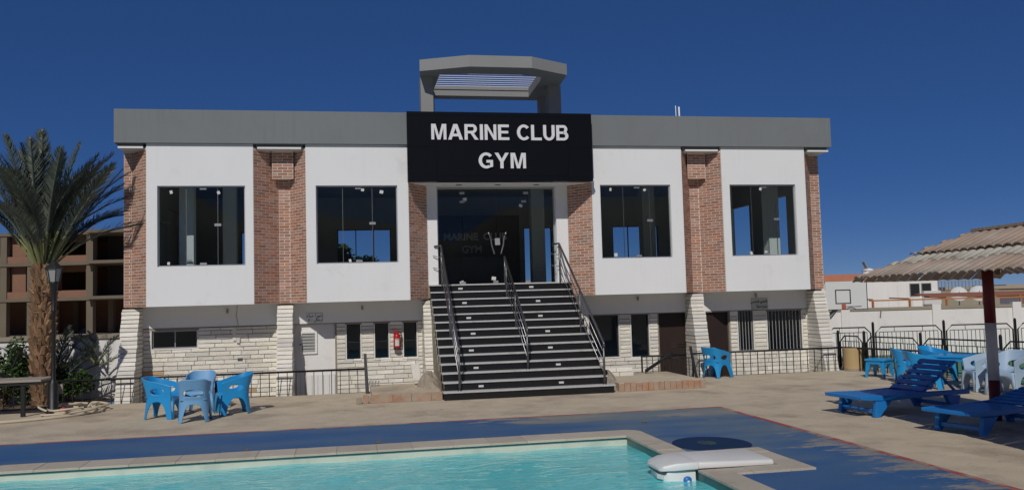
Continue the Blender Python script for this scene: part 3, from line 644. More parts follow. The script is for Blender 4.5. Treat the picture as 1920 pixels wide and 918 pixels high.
# ---------------------------------------------------------------- roof pergola and rods
pg = thing('roof_pergola', (3.8, 23.5, ZR), 'grey concrete pergola with chamfered front and white slats on the roof', 'pergola')
out_p = [(1.87, 22.15), (3.10, 21.60), (4.74, 21.60), (5.83, 22.22), (6.02, 25.2), (2.18, 25.2)]
in_p = [(2.42, 22.45), (3.2, 22.32), (4.6, 22.32), (5.22, 22.5), (5.30, 24.75), (2.42, 24.75)]
b = MB(); zt, zb = 8.39, 8.09
for i in range(6):
    j = (i+1) % 6; a, c, e, g_ = out_p[i], out_p[j], in_p[j], in_p[i]
    b.quad((*a, zb), (*c, zb), (*c, zt), (*a, zt)); b.quad((*e, zb), (*g_, zb), (*g_, zt), (*e, zt)); b.quad((*a, zt), (*c, zt), (*e, zt), (*g_, zt)); b.quad((*c, zb), (*a, zb), (*g_, zb), (*e, zb))
b.build('ring_beam', 'pergola_grey', pg)
for k in range(10):
    yy = 22.62+k*0.225; MB().box(2.38, 5.34, yy-0.011, yy+0.011, 8.345, 8.36).build('slat', 'white_plaster', pg)
for xa, xb, ya, yb in ((1.93, 2.26, 22.66, 23.05), (5.58, 5.93, 23.35, 23.75), (5.62, 5.92, 24.75, 25.05), (2.25, 2.5, 24.75, 25.05)): MB().box(xa, xb, ya, yb, ZR, zb+0.002).build('column', 'pergola_grey', pg)
for i, (xx, h, lb) in enumerate(((9.20, 0.52, 'thin taller white roof rod above the right bays'), (9.30, 0.46, 'thicker shorter white roof rod above the right bays'))):
    tag(MB().tube([(xx, 23.0, ZR), (xx-0.01, 23.0, ZR+0.45+h*0.5)], 0.012+0.012*i, 6).build('roof_rod', 'white_plaster'), lb, 'antenna')

# ---------------------------------------------------------------- entrance staircase
st = thing('entrance_staircase', (3.8, 20, 0), 'wide black granite staircase with pale treads rising to the glass entrance', 'stairs')
N_, RH, RUN, Y0 = 14, 0.181, 0.245, 18.52
sx0, sx1 = 1.98, 5.62
me_tag = MB().box(-0.055, 0.055, -0.003, 0.003, -0.022, 0.022).mesh('riser_label', 'sticker')
for k in range(N_):
    z0, z1 = k*RH, (k+1)*RH; ya = Y0+k*RUN+0.03
    last = k == N_-1; yb = ya+RUN if not last else 22.04
    w = 0.10 if k == 0 else 0.0
    r = MB().box(sx0-w*0.3, sx1+w, ya, ya+RUN+0.2, max(z0-0.2, -0.02), z1-0.036).build('riser', 'black_granite', st)
    MB().box(sx0-0.02-w*0.3, sx1+0.03+w, ya-0.03, yb+0.002, z1-0.034, z1).build('tread', 'tread_stone', st, 0.006)
    if k % 2 == 1:
        for xx in (2.72+0.03*((k*7) % 5), 4.55+0.03*((k*5) % 4)): ref('riser_label', me_tag, r, (xx, ya-0.004, (z0+z1)/2-0.02))
b = MB()
for xx in (sx0+0.01, sx1-0.13): b.prism([(xx, 19.0), (xx+0.12, 19.0), (xx+0.12, 21.7), (xx, 21.7)], -0.02, 0.1)
b.build('string_base', 'raw_concrete', st)
b = MB(); b.v += [(sx0+0.012, Y0+0.3, -0.02), (sx0+0.012, 21.75, -0.02), (sx0+0.012, 21.75, 2.3), (sx1-0.012, Y0+0.3, -0.02), (sx1-0.012, 21.75, -0.02), (sx1-0.012, 21.75, 2.3)]
b.f += [(0, 2, 1), (3, 4, 5), (0, 3, 5, 2), (1, 2, 5, 4)]; b.sm += [False]*4; b.build('stair_core', 'raw_concrete', st)
def handrail(xb, yb, zb, xt, yt, ztop, base, label, mid_posts, top_stub):
    h = thing('stair_handrail', (xb, yb, base), label, 'handrail', 'steel handrails on the entrance stairs')
    A, B = Vector((xb, yb, zb)), Vector((xt, yt, ztop))
    pts = [A+Vector((0, -0.03, -0.10)), A+Vector((0, -0.01, -0.02)), A, B] + ([B+Vector((top_stub*0.16, 0.10, -0.02))] if top_stub else [])
    MB().tube(pts, 0.026, 10).build('top_rail', 'dark_steel', h)
    MB().tube([(xb, yb, base), A], 0.024, 10).build('post', 'dark_steel', h)
    MB().lathe([(0.045, base), (0.045, base+0.015)], (xb, yb), 12).build('base_flange', 'steel', h)
    MB().tube([(xt, yt-0.02, 2.52), B], 0.022, 10).build('post', 'dark_steel', h)
    for t in mid_posts:
        P = A.lerp(B, t); k = int((P.y-Y0)/RUN)+1; zz = min(k, N_)*RH; MB().tube([(P.x, P.y, zz), P], 0.02, 8).build('post', 'dark_steel', h)
    for dz in (0.24, 0.46, 0.68): MB().tube([A+Vector((0, 0, -dz)), B+Vector((0, 0, -dz))], 0.011, 6).build('rod', 'steel', h)
    if top_stub:
        for dz in (0.3, 0.6): MB().tube([B+Vector((0, 0, -dz)), B+Vector((top_stub*0.2, 0.08, -dz+0.04))], 0.011, 6).build('rod', 'steel', h)
    return h
handrail(2.29, 18.63, 1.10, 2.28, 21.72, 3.52, RH, 'steel handrail on the left edge of the entrance stairs', (0.5,), -1)
handrail(3.90, 19.12, 1.45, 3.86, 21.5, 3.20, 3*RH, 'steel handrail up the middle of the entrance stairs', (0.5, 0.93), 0)
handrail(5.53, 18.63, 1.11, 5.34, 21.72, 3.53, RH, 'steel handrail on the right edge of the entrance stairs', (0.5,), -1)

# ---------------------------------------------------------------- raised platforms either side of the stairs
def platform(xa, xb, ya, yb, h, label, step, n_skip=0):
    t = thing('raised_platform', ((xa+xb)/2, (ya+yb)/2, 0), label, 'platform', 'raised platforms beside the stairs')
    MB().box(xa+0.02, xb-0.02, ya+0.03, yb, -0.01, h).build('slab', 'concrete', t, 0.01)
    x = xa
    while x < xb-0.02:
        e = min(x+step*U(0.92, 1.08), xb); MB().box(x+0.004, e-0.004, ya+U(-0.008, 0.006), ya+0.06, 0, h+U(-0.012, 0.006)).build('edge_brick', 'clay_edge', t, 0.008); x = e
    return t
platform(0.42, 1.93, 18.70, 21.0, 0.175, 'low concrete platform with long orange clay edging left of the stairs', 0.42)
platform(5.85, 7.90, 18.62, 21.0, 0.19, 'low concrete platform with small orange brick edging right of the stairs', 0.135)
b = MB()
def mound(name, pts, label, zr, m='rubble'):
    """low heap of broken mortar: pts (x, y, height) on a fan."""
    bm = bmesh.new(); nseg = 14; rings = 6; cx, cy, rx, ry = pts
    grid = []
    for i in range(rings+1):
        row = []
        for k in range(nseg):
            a = 2*math.pi*k/nseg; rr = i/rings; z = zr*(1-rr**1.6)*(U(0.86, 1.1) if i else 1.0) if i < rings else -0.01
            row.append(bm.verts.new((cx+rx*rr*math.cos(a)*U(.92, 1.08), cy+ry*rr*math.sin(a)*U(.92, 1.08), z)))
        grid.append(row)
    for i in range(rings):
        for k in range(nseg): bm.faces.new((grid[i][k], grid[i+1][k], grid[i+1][(k+1) % nseg], grid[i][(k+1) % nseg]))
    me = bpy.data.meshes.new(name); bm.to_mesh(me); bm.free(); me.materials.append(MATS[m]); o = bpy.data.objects.new(name, me); C.objects.link(o); o['_o'] = [0, 0, 0]
    return tag(o, label, 'rubble')
mound('mortar_heap', (1.78, 20.2, 0.38, 0.9), 'heap of broken mortar against the left side of the stairs', 0.52)
mound('mortar_heap', (5.86, 19.6, 0.28, 0.8), 'heap of broken mortar against the right side of the stairs', 0.42)
tag(MB().hexa([(1.42, 20.42, 0.30), (1.62, 20.42, 0.28), (1.62, 20.62, 0.30), (1.42, 20.62, 0.32), (1.38, 20.46, 0.66), (1.58, 20.46, 0.66), (1.58, 20.64, 0.66), (1.38, 20.64, 0.66)]).build('loose_stone', 'stone', None, 0.015), 'cream stone block leaning on the mortar heap left of stairs', 'stone')
rs = thing('stone_plinth', (6.2, 20.4, 0), 'low cream stone plinth beside the right foot of the stairs', 'plinth')
for r_ in range(2):
    x = 5.98
    for w in ((0.34, 0.42) if r_ else (0.42, 0.36)): MB().box(x, x+w-0.012, 20.25, 20.75, 0.19+r_*0.105, 0.19+r_*0.105+0.097).build('stone', 'stone', rs, 0.01); x += w
for k in range(3): tag(MB().box(*[(0.10+0.14*k), (0.22+0.14*k)], 18.66+0.04*k, 18.82+0.03*k, 0, 0.11+0.03*((k*2) % 3)).build('loose_brick', 'clay_edge' if k == 1 else 'rubble', None, 0.012), ('grey broken brick leftmost at the platform corner by the black post', 'orange broken brick in the middle at the platform corner', 'grey broken brick nearest the clay edging of the left platform')[k], 'brick')

# ================================================================ FENCES
me_bal = MB().box(-0.5, 0.5, -0.5, 0.5, 0, 1).mesh('baluster', 'black_iron')
def railing(p0, p1, h, label, posts=(), spacing=0.2, zlow=-0.12, group='low black railings at the deck edge', rail=0.05, low=False):
    t = thing('low_railing', (*p0, 0), label, 'railing', group)
    a, b_ = Vector((*p0, 0)), Vector((*p1, 0)); d = b_-a; Lg = d.length; d.normalize(); ang = math.atan2(d.y, d.x)
    MB().tube([a+Vector((0, 0, h)), b_+Vector((0, 0, h))], rail/2, 8).build('top_rail', 'black_iron', t)
    if low: MB().tube([a+Vector((0, 0, 0.07)), b_+Vector((0, 0, 0.07))], 0.012, 6).build('bottom_rail', 'black_iron', t)
    n = int(Lg/spacing)
    for k in range(1, n):
        p = a+d*(k*Lg/n); ref('baluster', me_bal, t, (p.x, p.y, zlow), (0, 0, ang), (0.016, 0.016, h-zlow))
    for s in posts:
        p = a+d*s; MB().bar((p.x, p.y, zlow), (p.x, p.y, h), 0.035).build('post', 'black_iron', t)
    return t
lr = railing((-8.2, 21.12), (0.36, 21.08), 0.56, 'long low black railing in front of the left stone wall', (1.7, 4.0))
MB().hexa([(0.33, 20.75, -0.02), (0.40, 20.75, -0.02), (0.42, 21.1, -0.02), (0.34, 21.1, -0.02), (0.30, 20.98, 0.92), (0.37, 20.98, 0.92), (0.37, 21.1, 0.92), (0.30, 21.1, 0.92)]).build('end_post', 'black_iron', lr)
gb = MB()
for k in range(4): gb.bar((0.40+0.07*k, 20.6+0.02*k, 0.19), (0.44+0.07*k, 20.98, 0.27), 0.02)
gb.build('grating', 'grey_paint', lr)
railing((7.26, 21.16), (8.48, 21.16), 0.58, 'low black railing in front of the dark doorway right of the stairs', (0.02, 1.2), 0.15, 0.0)
railing((8.62, 21.14), (12.88, 21.18), 0.60, 'low black railing in front of the barred windows', (0.02,), 0.2)
t = thing('stairwell_rail', (7.6, 21.0, 0), 'sloping black handrail with tall post leading down right of the stairs', 'railing')
MB().bar((7.22, 20.72, 0.25), (8.02, 20.9, 0.66), 0.07, 0.06).build('sloping_bar', 'black_iron', t); MB().bar((7.22, 20.72, 0.19), (7.22, 20.72, 0.27), 0.03).build('foot', 'black_iron', t)
for dz in (0.80, 0.87): MB().tube([(8.0, 21.3, dz), (8.52, 21.22, dz-0.03)], 0.012, 6).build('rod', 'black_iron', t)
MB().bar((8.52, 20.62, 0.0), (8.46, 20.82, 0.80), 0.05, 0.06).build('post', 'black_iron', t)
for k in range(7):
    xx = 7.95+0.085*k; MB().bar((xx, 20.95, 0.02), (xx, 20.95, 0.52), 0.014).build('baluster', 'black_iron', t)
MB().tube([(7.9, 20.95, 0.52), (8.5, 20.9, 0.52)], 0.012, 6).build('rod', 'black_iron', t)

F1 = [(12.90, 21.2), (13.61, 18.75), (14.10, 16.2), (14.35, 14.4)]
for i, (p, q) in enumerate(zip(F1, F1[1:])):
    railing(p, q, 0.60, ('low black railing beside the tan bin at the building corner', 'low black railing behind the blue tables and chairs', 'low black railing behind the pale blue armchairs at the right')[i], (0.03,), 0.14, 0.0)
def ornate(p0, p1, ztop, label, group, zlow=0.05, bars=12):
    """fence panel with chamfered upper corners between two posts."""
    a, b_ = Vector((*p0, 0)), Vector((*p1, 0)); d = (b_-a); Lg = d.length; d.normalize()
    t = thing('fence_panel', (*p0, 0), label, 'fence', group); P = lambda s, z: a+d*s+Vector((0, 0, z))
    c = 0.16; m = 0.07
    MB().tube([P(m, zlow), P(m, ztop-c), P(m+c, ztop), P(Lg-m-c, ztop), P(Lg-m, ztop-c), P(Lg-m, zlow)], 0.02, 6).build('frame', 'black_iron', t)
    MB().tube([P(m+0.1, ztop-0.14), P(Lg-m-0.1, ztop-0.14)], 0.010, 5).build('rod', 'black_iron', t)
    MB().tube([P(m, zlow+0.08), P(Lg-m, zlow+0.08)], 0.014, 5).build('rod', 'black_iron', t)
    for s in (0.3, 0.7): MB().tube([P(Lg*s, ztop-0.14), P(Lg*s, ztop)], 0.008, 5).build('rod', 'black_iron', t)
    for k in range(bars):
        s = m+0.10+(Lg-2*m-0.2)*k/(bars-1); p = P(s, zlow); ref('bar', me_bal, t, p, (0, 0, math.atan2(d.y, d.x)), (0.012, 0.012, ztop-0.14-zlow))
    p = P(0, 0); MB().bar((p.x, p.y, 0), (p.x, p.y, ztop+0.10), 0.05).build('post', 'black_iron', t); MB().lathe([(0.03, ztop+0.10), (0.036, ztop+0.12), (0.01, ztop+0.15)], (p.x, p.y), 8).build('post_cap', 'black_iron', t)
    return t
dF = Vector((0.24, -0.97, 0)).normalized(); oF = Vector((0.97, 0.24, 0))*0.3
G1 = 'ornate fence panels in the near row'
p = Vector((12.98, 21.5, 0)); names1 = ('black fence panel with cut corners directly behind the tan bin', 'black fence panel with cut corners behind the small blue table', 'black fence panel with cut corners left of the red pole', 'black fence panel with cut corners right of the red pole')
for i, ln in enumerate((0.9, 1.75, 2.1, 1.9)):
    q = p+dF*ln; ornate((p.x, p.y), (q.x, q.y), 0.90, names1[i], G1, 0.05, 7 if i == 0 else 14); p = q
G2 = 'ornate fence panels in the far row by the court'
nm2 = ('far black fence panel with cut corners next to the last buttress', 'far black fence panel with cut corners below the wall crack', 'far black fence panel with cut corners crossed by the red pole', 'far black fence panel with cut corners at the right edge')
xs = [(13.05, 22.25), (14.35, 21.98), (16.30, 21.62), (18.26, 21.25), (20.2, 20.9)]
for i in range(4): ornate(xs[i], xs[i+1], 1.07, nm2[i], G2, 0.05, 9 if i == 0 else 15)

# ---------------------------------------------------------------- boundary walls
wr = thing('boundary_wall', (17, 25.3, 0), 'long white boundary wall behind the court at right', 'wall')
A, B = Vector((13.6, 26.02, 0)), Vector((26.0, 23.68, 0)); d = (B-A).normalized(); n = Vector((d.y, -d.x, 0))
def along(s0, s1, d0, d1, z0, z1): 
    a = A+d*s0; c = A+d*s1
    return [(*(a+n*d0)[:2], z0), (*(c+n*d0)[:2], z0), (*(c+n*d1)[:2], z0), (*(a+n*d1)[:2], z0), (*(a+n*d0)[:2], z1), (*(c+n*d0)[:2], z1), (*(c+n*d1)[:2], z1), (*(a+n*d1)[:2], z1)]
MB().hexa(along(0, 12.6, 0, -0.2, 0, 1.44)).build('wall_face', 'old_white', wr)
MB().hexa(along(0, 12.6, 0.03, -0.24, 1.442, 1.53)).build('wall_cap', 'raw_concrete', wr)
for s in (2.05, 5.0, 7.6, 10.3): MB().hexa(along(s, s+0.28, 0.06, -0.1, 0, 1.60)).build('pilaster', 'old_white', wr)
p = A+d*3.35+n*0.02; MB().bar((p.x, p.y, 1.43), (p.x-0.03, p.y, 1.22), 0.03).build('crack', 'stone_joint', wr)
wl_ = thing('boundary_wall', (-7, 23, 0), 'white boundary wall with palm shadow left of the building', 'wall')
MB().box(-14, -5.32, 22.6, 22.8, -0.1, 1.44).build('wall_face', 'old_white', wl_); MB().box(-14, -5.30, 22.55, 22.86, 1.442, 1.54).build('wall_cap', 'raw_concrete', wl_)

# ---------------------------------------------------------------- fire extinguisher and small signs
ex = thing('fire_extinguisher', (1.15, YW-0.1, 0.94), 'red fire extinguisher hung on the stone pier between two windows', 'extinguisher')
MB().lathe([(0.075, 0.955), (0.088, 0.975), (0.088, 1.27), (0.07, 1.325), (0.03, 1.345), (0.028, 1.37)], (1.15, YW-0.10), 18).build('cylinder', 'red_paint', ex)
MB().lathe([(0.09, 0.935), (0.09, 0.975)], (1.15, YW-0.10), 18).build('foot_ring', 'black_iron', ex)
MB().box(1.12, 1.18, YW-0.12, YW-0.08, 1.37, 1.40).bar((1.16, YW-0.1, 1.40), (1.03, YW-0.13, 1.43), 0.02).bar((1.15, YW-0.1, 1.385), (1.06, YW-0.12, 1.385), 0.014).build('valve', 'red_paint', ex)
MB().tube([(1.18, YW-0.1, 1.385), (1.24, YW-0.1, 1.37), (1.27, YW-0.1, 1.28), (1.265, YW-0.1, 1.12), (1.255, YW-0.1, 1.0)], 0.012, 6).build('discharge_hose', 'black_iron', ex)
b = MB()
for k in range(7):
    a0, a1 = R(235+10*k), R(245+10*k); r_ = 0.0895
    b.quad((1.15+r_*math.cos(a0), YW-.1+r_*math.sin(a0), 1.03), (1.15+r_*math.cos(a1), YW-.1+r_*math.sin(a1), 1.03), (1.15+r_*math.cos(a1), YW-.1+r_*math.sin(a1), 1.22 - 0.04*(k % 2)), (1.15+r_*math.cos(a0), YW-.1+r_*math.sin(a0), 1.22 - 0.04*(k % 2)))
b.build('printed_label', 'sticker', ex)
MB().box(1.135, 1.165, YW-0.03, YW-0.005, 1.2, 1.34).build('wall_hook', 'dark_steel', ex)
def arabic(lines, x1, zs, size, y, parent, mname, x_off=0.0):
    for s, z in zip(lines, zs):
        o = bpy.data.objects.new('lettering', text_mesh(s, size, 0.002, 0.002)); C.objects.link(o); o.data.materials.append(MATS[mname]); o.parent = parent
        w = max(v.co.x for v in o.data.vertices); o.location = (x1-w-parent['_o'][0], y-parent['_o'][1], z-parent['_o'][2]); o.rotation_euler = (R(90), 0, 0); o['_o'] = [0, 0, 0]
ws = thing('restroom_sign', (-0.87, YW, 1.67), 'white plate with worn Arabic lettering above the white door', 'sign')
MB().box(-1.08, -0.67, YW-0.016, YW-0.002, 1.665, 1.915).build('plate', 'white_plaster', ws)
b = MB(); b.box(-1.07, -0.68, YW-0.020, YW-0.016, 1.905, 1.912).box(-0.685, -0.677, YW-0.020, YW-0.016, 1.70, 1.905); b.build('border', 'black_iron', ws)
arabic(('\uFEE9\uFE8E\uFEF4\uFEE3 \uFE93\uFEAD\uFEED\uFEA9', '\u0665 \u061B \uFEDD\uFE8E\uFE9F\uFEAD'), -0.70, (1.815, 1.715), 0.10, YW-0.019, ws, 'black_iron')
MB().box(-1.065, -1.045, YW-0.020, YW-0.016, 1.81, 1.84).build('mark', 'black_iron', ws)
hs = thing('health_club_sign', (11.06, YW, 1.66), 'grey plate with Arabic lettering above the barred windows', 'sign')
MB().box(10.82, 11.30, YW-0.03, YW-0.002, 1.665, 1.965).build('plate', 'alu_plate', hs, 0.008)
arabic(('\uFEF0\uFEA4\uFEBC\uFEDF\uFE8D \uFEF1\uFEA9\uFE8E\uFEE8\uFEDF\uFE8D', '\uFE8E\uFEE7\uFEEE\uFEB3 \uFEE2\uFEF4\uFE9F'), 11.27, (1.85, 1.72), 0.088, YW-0.033, hs, 'black_iron')

# ================================================================ FURNITURE
def chair_body():
    """tub armchair in one moulding: wrap-round back and arms, flared legs with arches between, oval hand holes."""
    # plan path (faces -y): left arm front -> back -> right arm front
    def plan(u):
        s = u*2-1; a = 0.255
        if abs(s) > 0.55: return (math.copysign(a, s), -0.25+(1-abs(s))/0.45*0.30)
        t = s/0.55*math.pi/2; return (a*math.copysign(abs(math.sin(t))**0.72, t), 0.05+0.23*abs(math.cos(t))**0.72)
    nu, nv = 96, 44; legs = (0.035, 0.36, 0.64, 0.965)
    def zb(u):
        dd = min(abs(u-l) for l in legs); 
        if dd < 0.030: return 0.0
        lo = max([l for l in legs if l <= u], default=legs[0]); hi = min([l for l in legs if l >= u], default=legs[-1]); half = (hi-lo)/2 or 1
        x = max(0.0, min(1.0, (dd-0.030)/max(half-0.030, 1e-3))); return 0.335*(1-(1-x)**2.4)**0.62
    def zt(u): s = abs(u*2-1); return 0.80-0.17*max(0.0, (s-0.22)/0.78)**0.9 if s > 0.22 else 0.80
    holes = [(0.185, 0.530, 0.085, 0.060), (0.815, 0.530, 0.085, 0.060), (0.5, 0.545, 0.112, 0.066)]
    vs = []; P = []
    for i in range(nu+1):
        u = i/nu; x, y = plan(u); lo, hi = zb(u), zt(u)
        for j in range(nv+1):
            z = lo+(hi-lo)*j/nv; P.append([u, z])
    idx = lambda i, j: i*(nv+1)+j
    faces = []; removed = set()
    def inside(u, z): return any(((u-h[0])/h[2])**2+((z-h[1])/h[3])**2 < 1 for h in holes)
    for i in range(nu):
        for j in range(nv):
            q = [idx(i, j), idx(i+1, j), idx(i+1, j+1), idx(i, j+1)]; cu = sum(P[k][0] for k in q)/4; cz = sum(P[k][1] for k in q)/4
            if inside(cu, cz): removed.update(q)
            else: faces.append(q)
    used = {k for q in faces for k in q}
    for k in removed & used:                                     # pull the hole rims onto the ovals
        u, z = P[k]; h = min(holes, key=lambda h: ((u-h[0])/h[2])**2+((z-h[1])/h[3])**2); r_ = math.hypot((u-h[0])/h[2], (z-h[1])/h[3])
        if r_ > 0.3: P[k] = [h[0]+(u-h[0])/r_, h[1]+(z-h[1])/r_]
    for u, z in P:
        x, y = plan(min(max(u, 0), 1)); k = 1.0+0.16*(max(0, 0.40-z)/0.40)**1.2+0.16*(max(0, z-0.40)/0.40)**1.5
        back = max(0, y/0.28); vs.append((x*k, y*k+0.06*back*max(0, z-0.42)/0.38, z))
    remap = {k: n for n, k in enumerate(sorted(used))}; b = MB()
    b.v = [vs[k] for k in sorted(used)]; b.f = [tuple(remap[k] for k in q) for q in faces]; b.sm = [True]*len(b.f)
    return b
def chair_seat():
    b = MB(); n = 10
    for i in range(n+1):
        for j in range(n+1):
            x = -0.255+0.51*i/n; y = -0.285+0.55*j/n; z = 0.425-0.022*math.sin(math.pi*i/n)*math.sin(math.pi*j/n)-0.03*max(0, (0.12-j/n)/0.12); b.v.append((x*(0.93 if j > 7 else 1), y, z))
    for i in range(n):
        for j in range(n): k = i*(n+1)+j; b.f.append((k, k+n+1, k+n+2, k+1)); b.sm.append(True)
    base = len(b.v); m = 16                                       # front apron arching between the front legs
    for i in range(m+1):
        t = i/m*2-1; x = 0.262*t; zlo = 0.345*(1-abs(t)**2.6)**0.6 if abs(t) < 0.86 else 0.0; kk = 1+0.16*(max(0, .4-zlo)/.4)**1.2
        b.v += [(x*kk, -0.252*kk-0.02, zlo), (x, -0.285, 0.395)]
    for i in range(m): b.f.append((base+2*i, base+2*i+2, base+2*i+3, base+2*i+1)); b.sm.append(True)
    return b
def solidify(o, t):
    s = o.modifiers.new('thickness', 'SOLIDIFY'); s.thickness = t; s.offset = 0
def make_chair(m):
    c = local('plastic_armchair'); o = chair_body().build('shell', m, c); solidify(o, 0.018); o = chair_seat().build('seat', m, c); solidify(o, 0.018); return c
GC = 'moulded plastic armchairs by the pool'
protos = {}
def chair(m, x, y, rz, label, z=0.0, s=1.0):
    if m not in protos: c = protos[m] = make_chair(m)
    else: c = copy_tree(protos[m], label)
    tag(c, label, 'chair', GC); place(c, (x, y, z), rz); c.scale = (s, s, s); return c
# faces -y at rz 0; rz turns it counter-clockwise seen from above
chair('blue_plastic', -3.60, 17.98, R(78), 'blue armchair at the left of the group of four, facing right')
chair('faded_plastic', -2.90, 17.22, R(186), 'faded grey-blue armchair nearest in the group of four, back to the camera')
chair('faded_plastic', -3.05, 18.85, R(2), 'faded blue armchair at the rear of the group of four by the railing')
chair('blue_plastic', -2.32, 18.15, R(-72), 'blue armchair at the right of the group of four, facing left')
chair('blue_plastic', 9.12, 20.78, R(122), 'blue armchair standing alone in front of the buttress and dark door', s=0.97)
dk = thing('black_bucket', (-2.95, 19.75, 0), 'black bucket behind the four blue armchairs against the railing', 'bucket')
MB().lathe([(0.11, 0), (0.15, 0.5), (0.16, 0.5), (0.16, 0.53), (0.14, 0.53), (0.11, 0.1)], (-2.95, 19.75), 14).build('body', 'black_iron', dk); MB().tube([(-3.10, 19.75, .5), (-3.05, 19.66, .42), (-2.95, 19.6, .4), (-2.85, 19.66, .42), (-2.80, 19.75, .5)], 0.006, 5).build('handle', 'dark_steel', dk)
chair('blue_plastic', 12.35, 17.62, R(62), 'blue armchair nearest the small blue side table', s=0.98)
chair('blue_plastic', 11.92, 16.55, R(70), 'blue armchair right behind the raised lounger back', s=1.0)
chair('blue_plastic', 13.15, 17.75, R(20), 'blue armchair mostly hidden at the far side of the square table', s=0.98)
chair('pale_plastic', 12.68, 15.72, R(-105), 'pale grey-blue armchair just left of the red pole', s=1.0)
chair('pale_plastic', 12.62, 14.92, R(-72), 'pale grey-blue armchair just right of the red pole', s=1.06)
def plastic_table(x, y, rz, w, h, label):
    t = local('plastic_table'); tag(t, label, 'table')
    o = MB().prism([(-w/2+.05, -w/2), (w/2-.05, -w/2), (w/2, -w/2+.05), (w/2, w/2-.05), (w/2-.05, w/2), (-w/2+.05, w/2), (-w/2, w/2-.05), (-w/2, -w/2+.05)], h-0.05, h).build('tabletop', 'blue_plastic', t, 0.012)
    for sx in (-1, 1):
        for sy in (-1, 1):
            a = w/2-0.03; q = []
            for zz, ww, off in ((0, 0.045, 0.02), (h-0.05, 0.12, -0.01)):
                for ux, uy in ((0, 0), (1, 0), (1, 1), (0, 1)):
                    q.append((sx*(a+off-ux*ww), sy*(a+off-uy*ww), zz))
            if sx*sy < 0: q = [q[i] for i in (0, 3, 2, 1, 4, 7, 6, 5)]
            MB().hexa(q).build('leg', 'blue_plastic', t, 0.008)
    b = MB()
    for sx in (-1, 1): b.box(sx*(w/2-0.035)-0.008, sx*(w/2-0.035)+0.008, -w/2+0.1, w/2-0.1, h-0.12, h-0.05)
    for sy in (-1, 1): b.box(-w/2+0.1, w/2-0.1, sy*(w/2-0.035)-0.008, sy*(w/2-0.035)+0.008, h-0.12, h-0.05)
    b.build('apron', 'blue_plastic', t); place(t, (x, y, 0), rz); return t
plastic_table(12.78, 16.75, R(38), 0.86, 0.67, 'square blue plastic table behind the raised lounger')
plastic_table(12.55, 19.05, R(30), 0.52, 0.45, 'small low blue plastic table near the tan bin')

def make_lounger(back_deg, label):
    """slatted plastic lounger: foot end at x=0, head at x=1.95, width along y."""
    t = local('sun_lounger'); tag(t, label, 'lounger', 'blue plastic sun loungers under the pavilion'); W = 0.66; m = 'lounger_blue'; hz = 0.36
    xb = 1.12
    for sy in (0, 1):
        y0 = sy*(W-0.05); prof = [(0, hz-0.055), (0.12, hz-0.075), (0.5, hz-0.10), (1.0, hz-0.09), (1.95, hz-0.09), (1.95, hz-0.01), (1.2, hz+0.0), (0.6, hz-0.015), (0.2, hz+0.0), (0, hz)]
        MB().prism_y(prof, y0, y0+0.05).build('side_rail', m, t, 0.01)
        for xa, lean in ((0.22, 0.10), (1.62, -0.06)):
            w = 0.11
            MB().prism_y([(xa, 0), (xa+w*0.75, 0), (xa+w+lean*1.0+0.10, hz-0.10), (xa+lean-0.06, hz-0.095)], y0-0.005, y0+0.055).build('leg', m, t, 0.01)
    MB().box(0.0, 0.055, 0.052, W-0.052, hz-0.06, hz).build('foot_rail', m, t, 0.012)
    MB().box(0.27, 0.31, 0.052, W-0.052, 0.06, 0.13).build('cross_brace', m, t, 0.008); MB().box(1.66, 1.70, 0.052, W-0.052, 0.06, 0.13).build('cross_brace', m, t, 0.008)
    n = 10
    for k in range(n):
        xa = 0.075+k*0.104; MB().box(xa, xa+0.078, 0.052, W-0.052, hz-0.04, hz-0.012).build('slat', m, t, 0.008)
    for k in range(3): MB().box(0.06, xb, 0.16+0.15*k, 0.185+0.15*k, hz-0.055, hz-0.0415).build('seat_rib', m, t)
    a = R(back_deg); ca, sa = math.cos(a), math.sin(a)
    def bk(u, v): return (xb+u*ca-v*sa, hz-0.03+u*sa+v*ca)        # along the back, thickness
    for k in range(6):
        u0 = 0.03+k*0.135; MB().prism_y([bk(u0, 0.0), bk(u0+0.098, 0.0), bk(u0+0.098, 0.03), bk(u0, 0.03)], 0.055, W-0.055).build('back_slat', m, t, 0.01)
    for y0 in (0.06, W-0.10): MB().prism_y([bk(0, -0.035), bk(0.84, -0.035), bk(0.84, -0.002), bk(0, -0.002)], y0, y0+0.04).build('back_rail', m, t, 0.006)
    if back_deg > 10:
        p = bk(0.52, -0.03); 
        for y0 in (0.12, W-0.15): MB().prism_y([(p[0]-0.02, p[1]), (p[0]+0.02, p[1]), (p[0]+0.30, hz-0.05), (p[0]+0.26, hz-0.05)], y0, y0+0.03).build('back_stay', m, t)
    return t
l1 = make_lounger(38, 'blue slatted sun lounger with its back raised, behind the other'); place(l1, (8.22, 13.02, 0), R(9))
l1.scale = (1.2, 1.35, 1.0)
l2 = make_lounger(12, 'blue slatted sun lounger lying nearly flat at the right edge'); place(l2, (8.47, 10.82, 0), R(14)); l2.scale = (1.15, 1.2, 1.0)

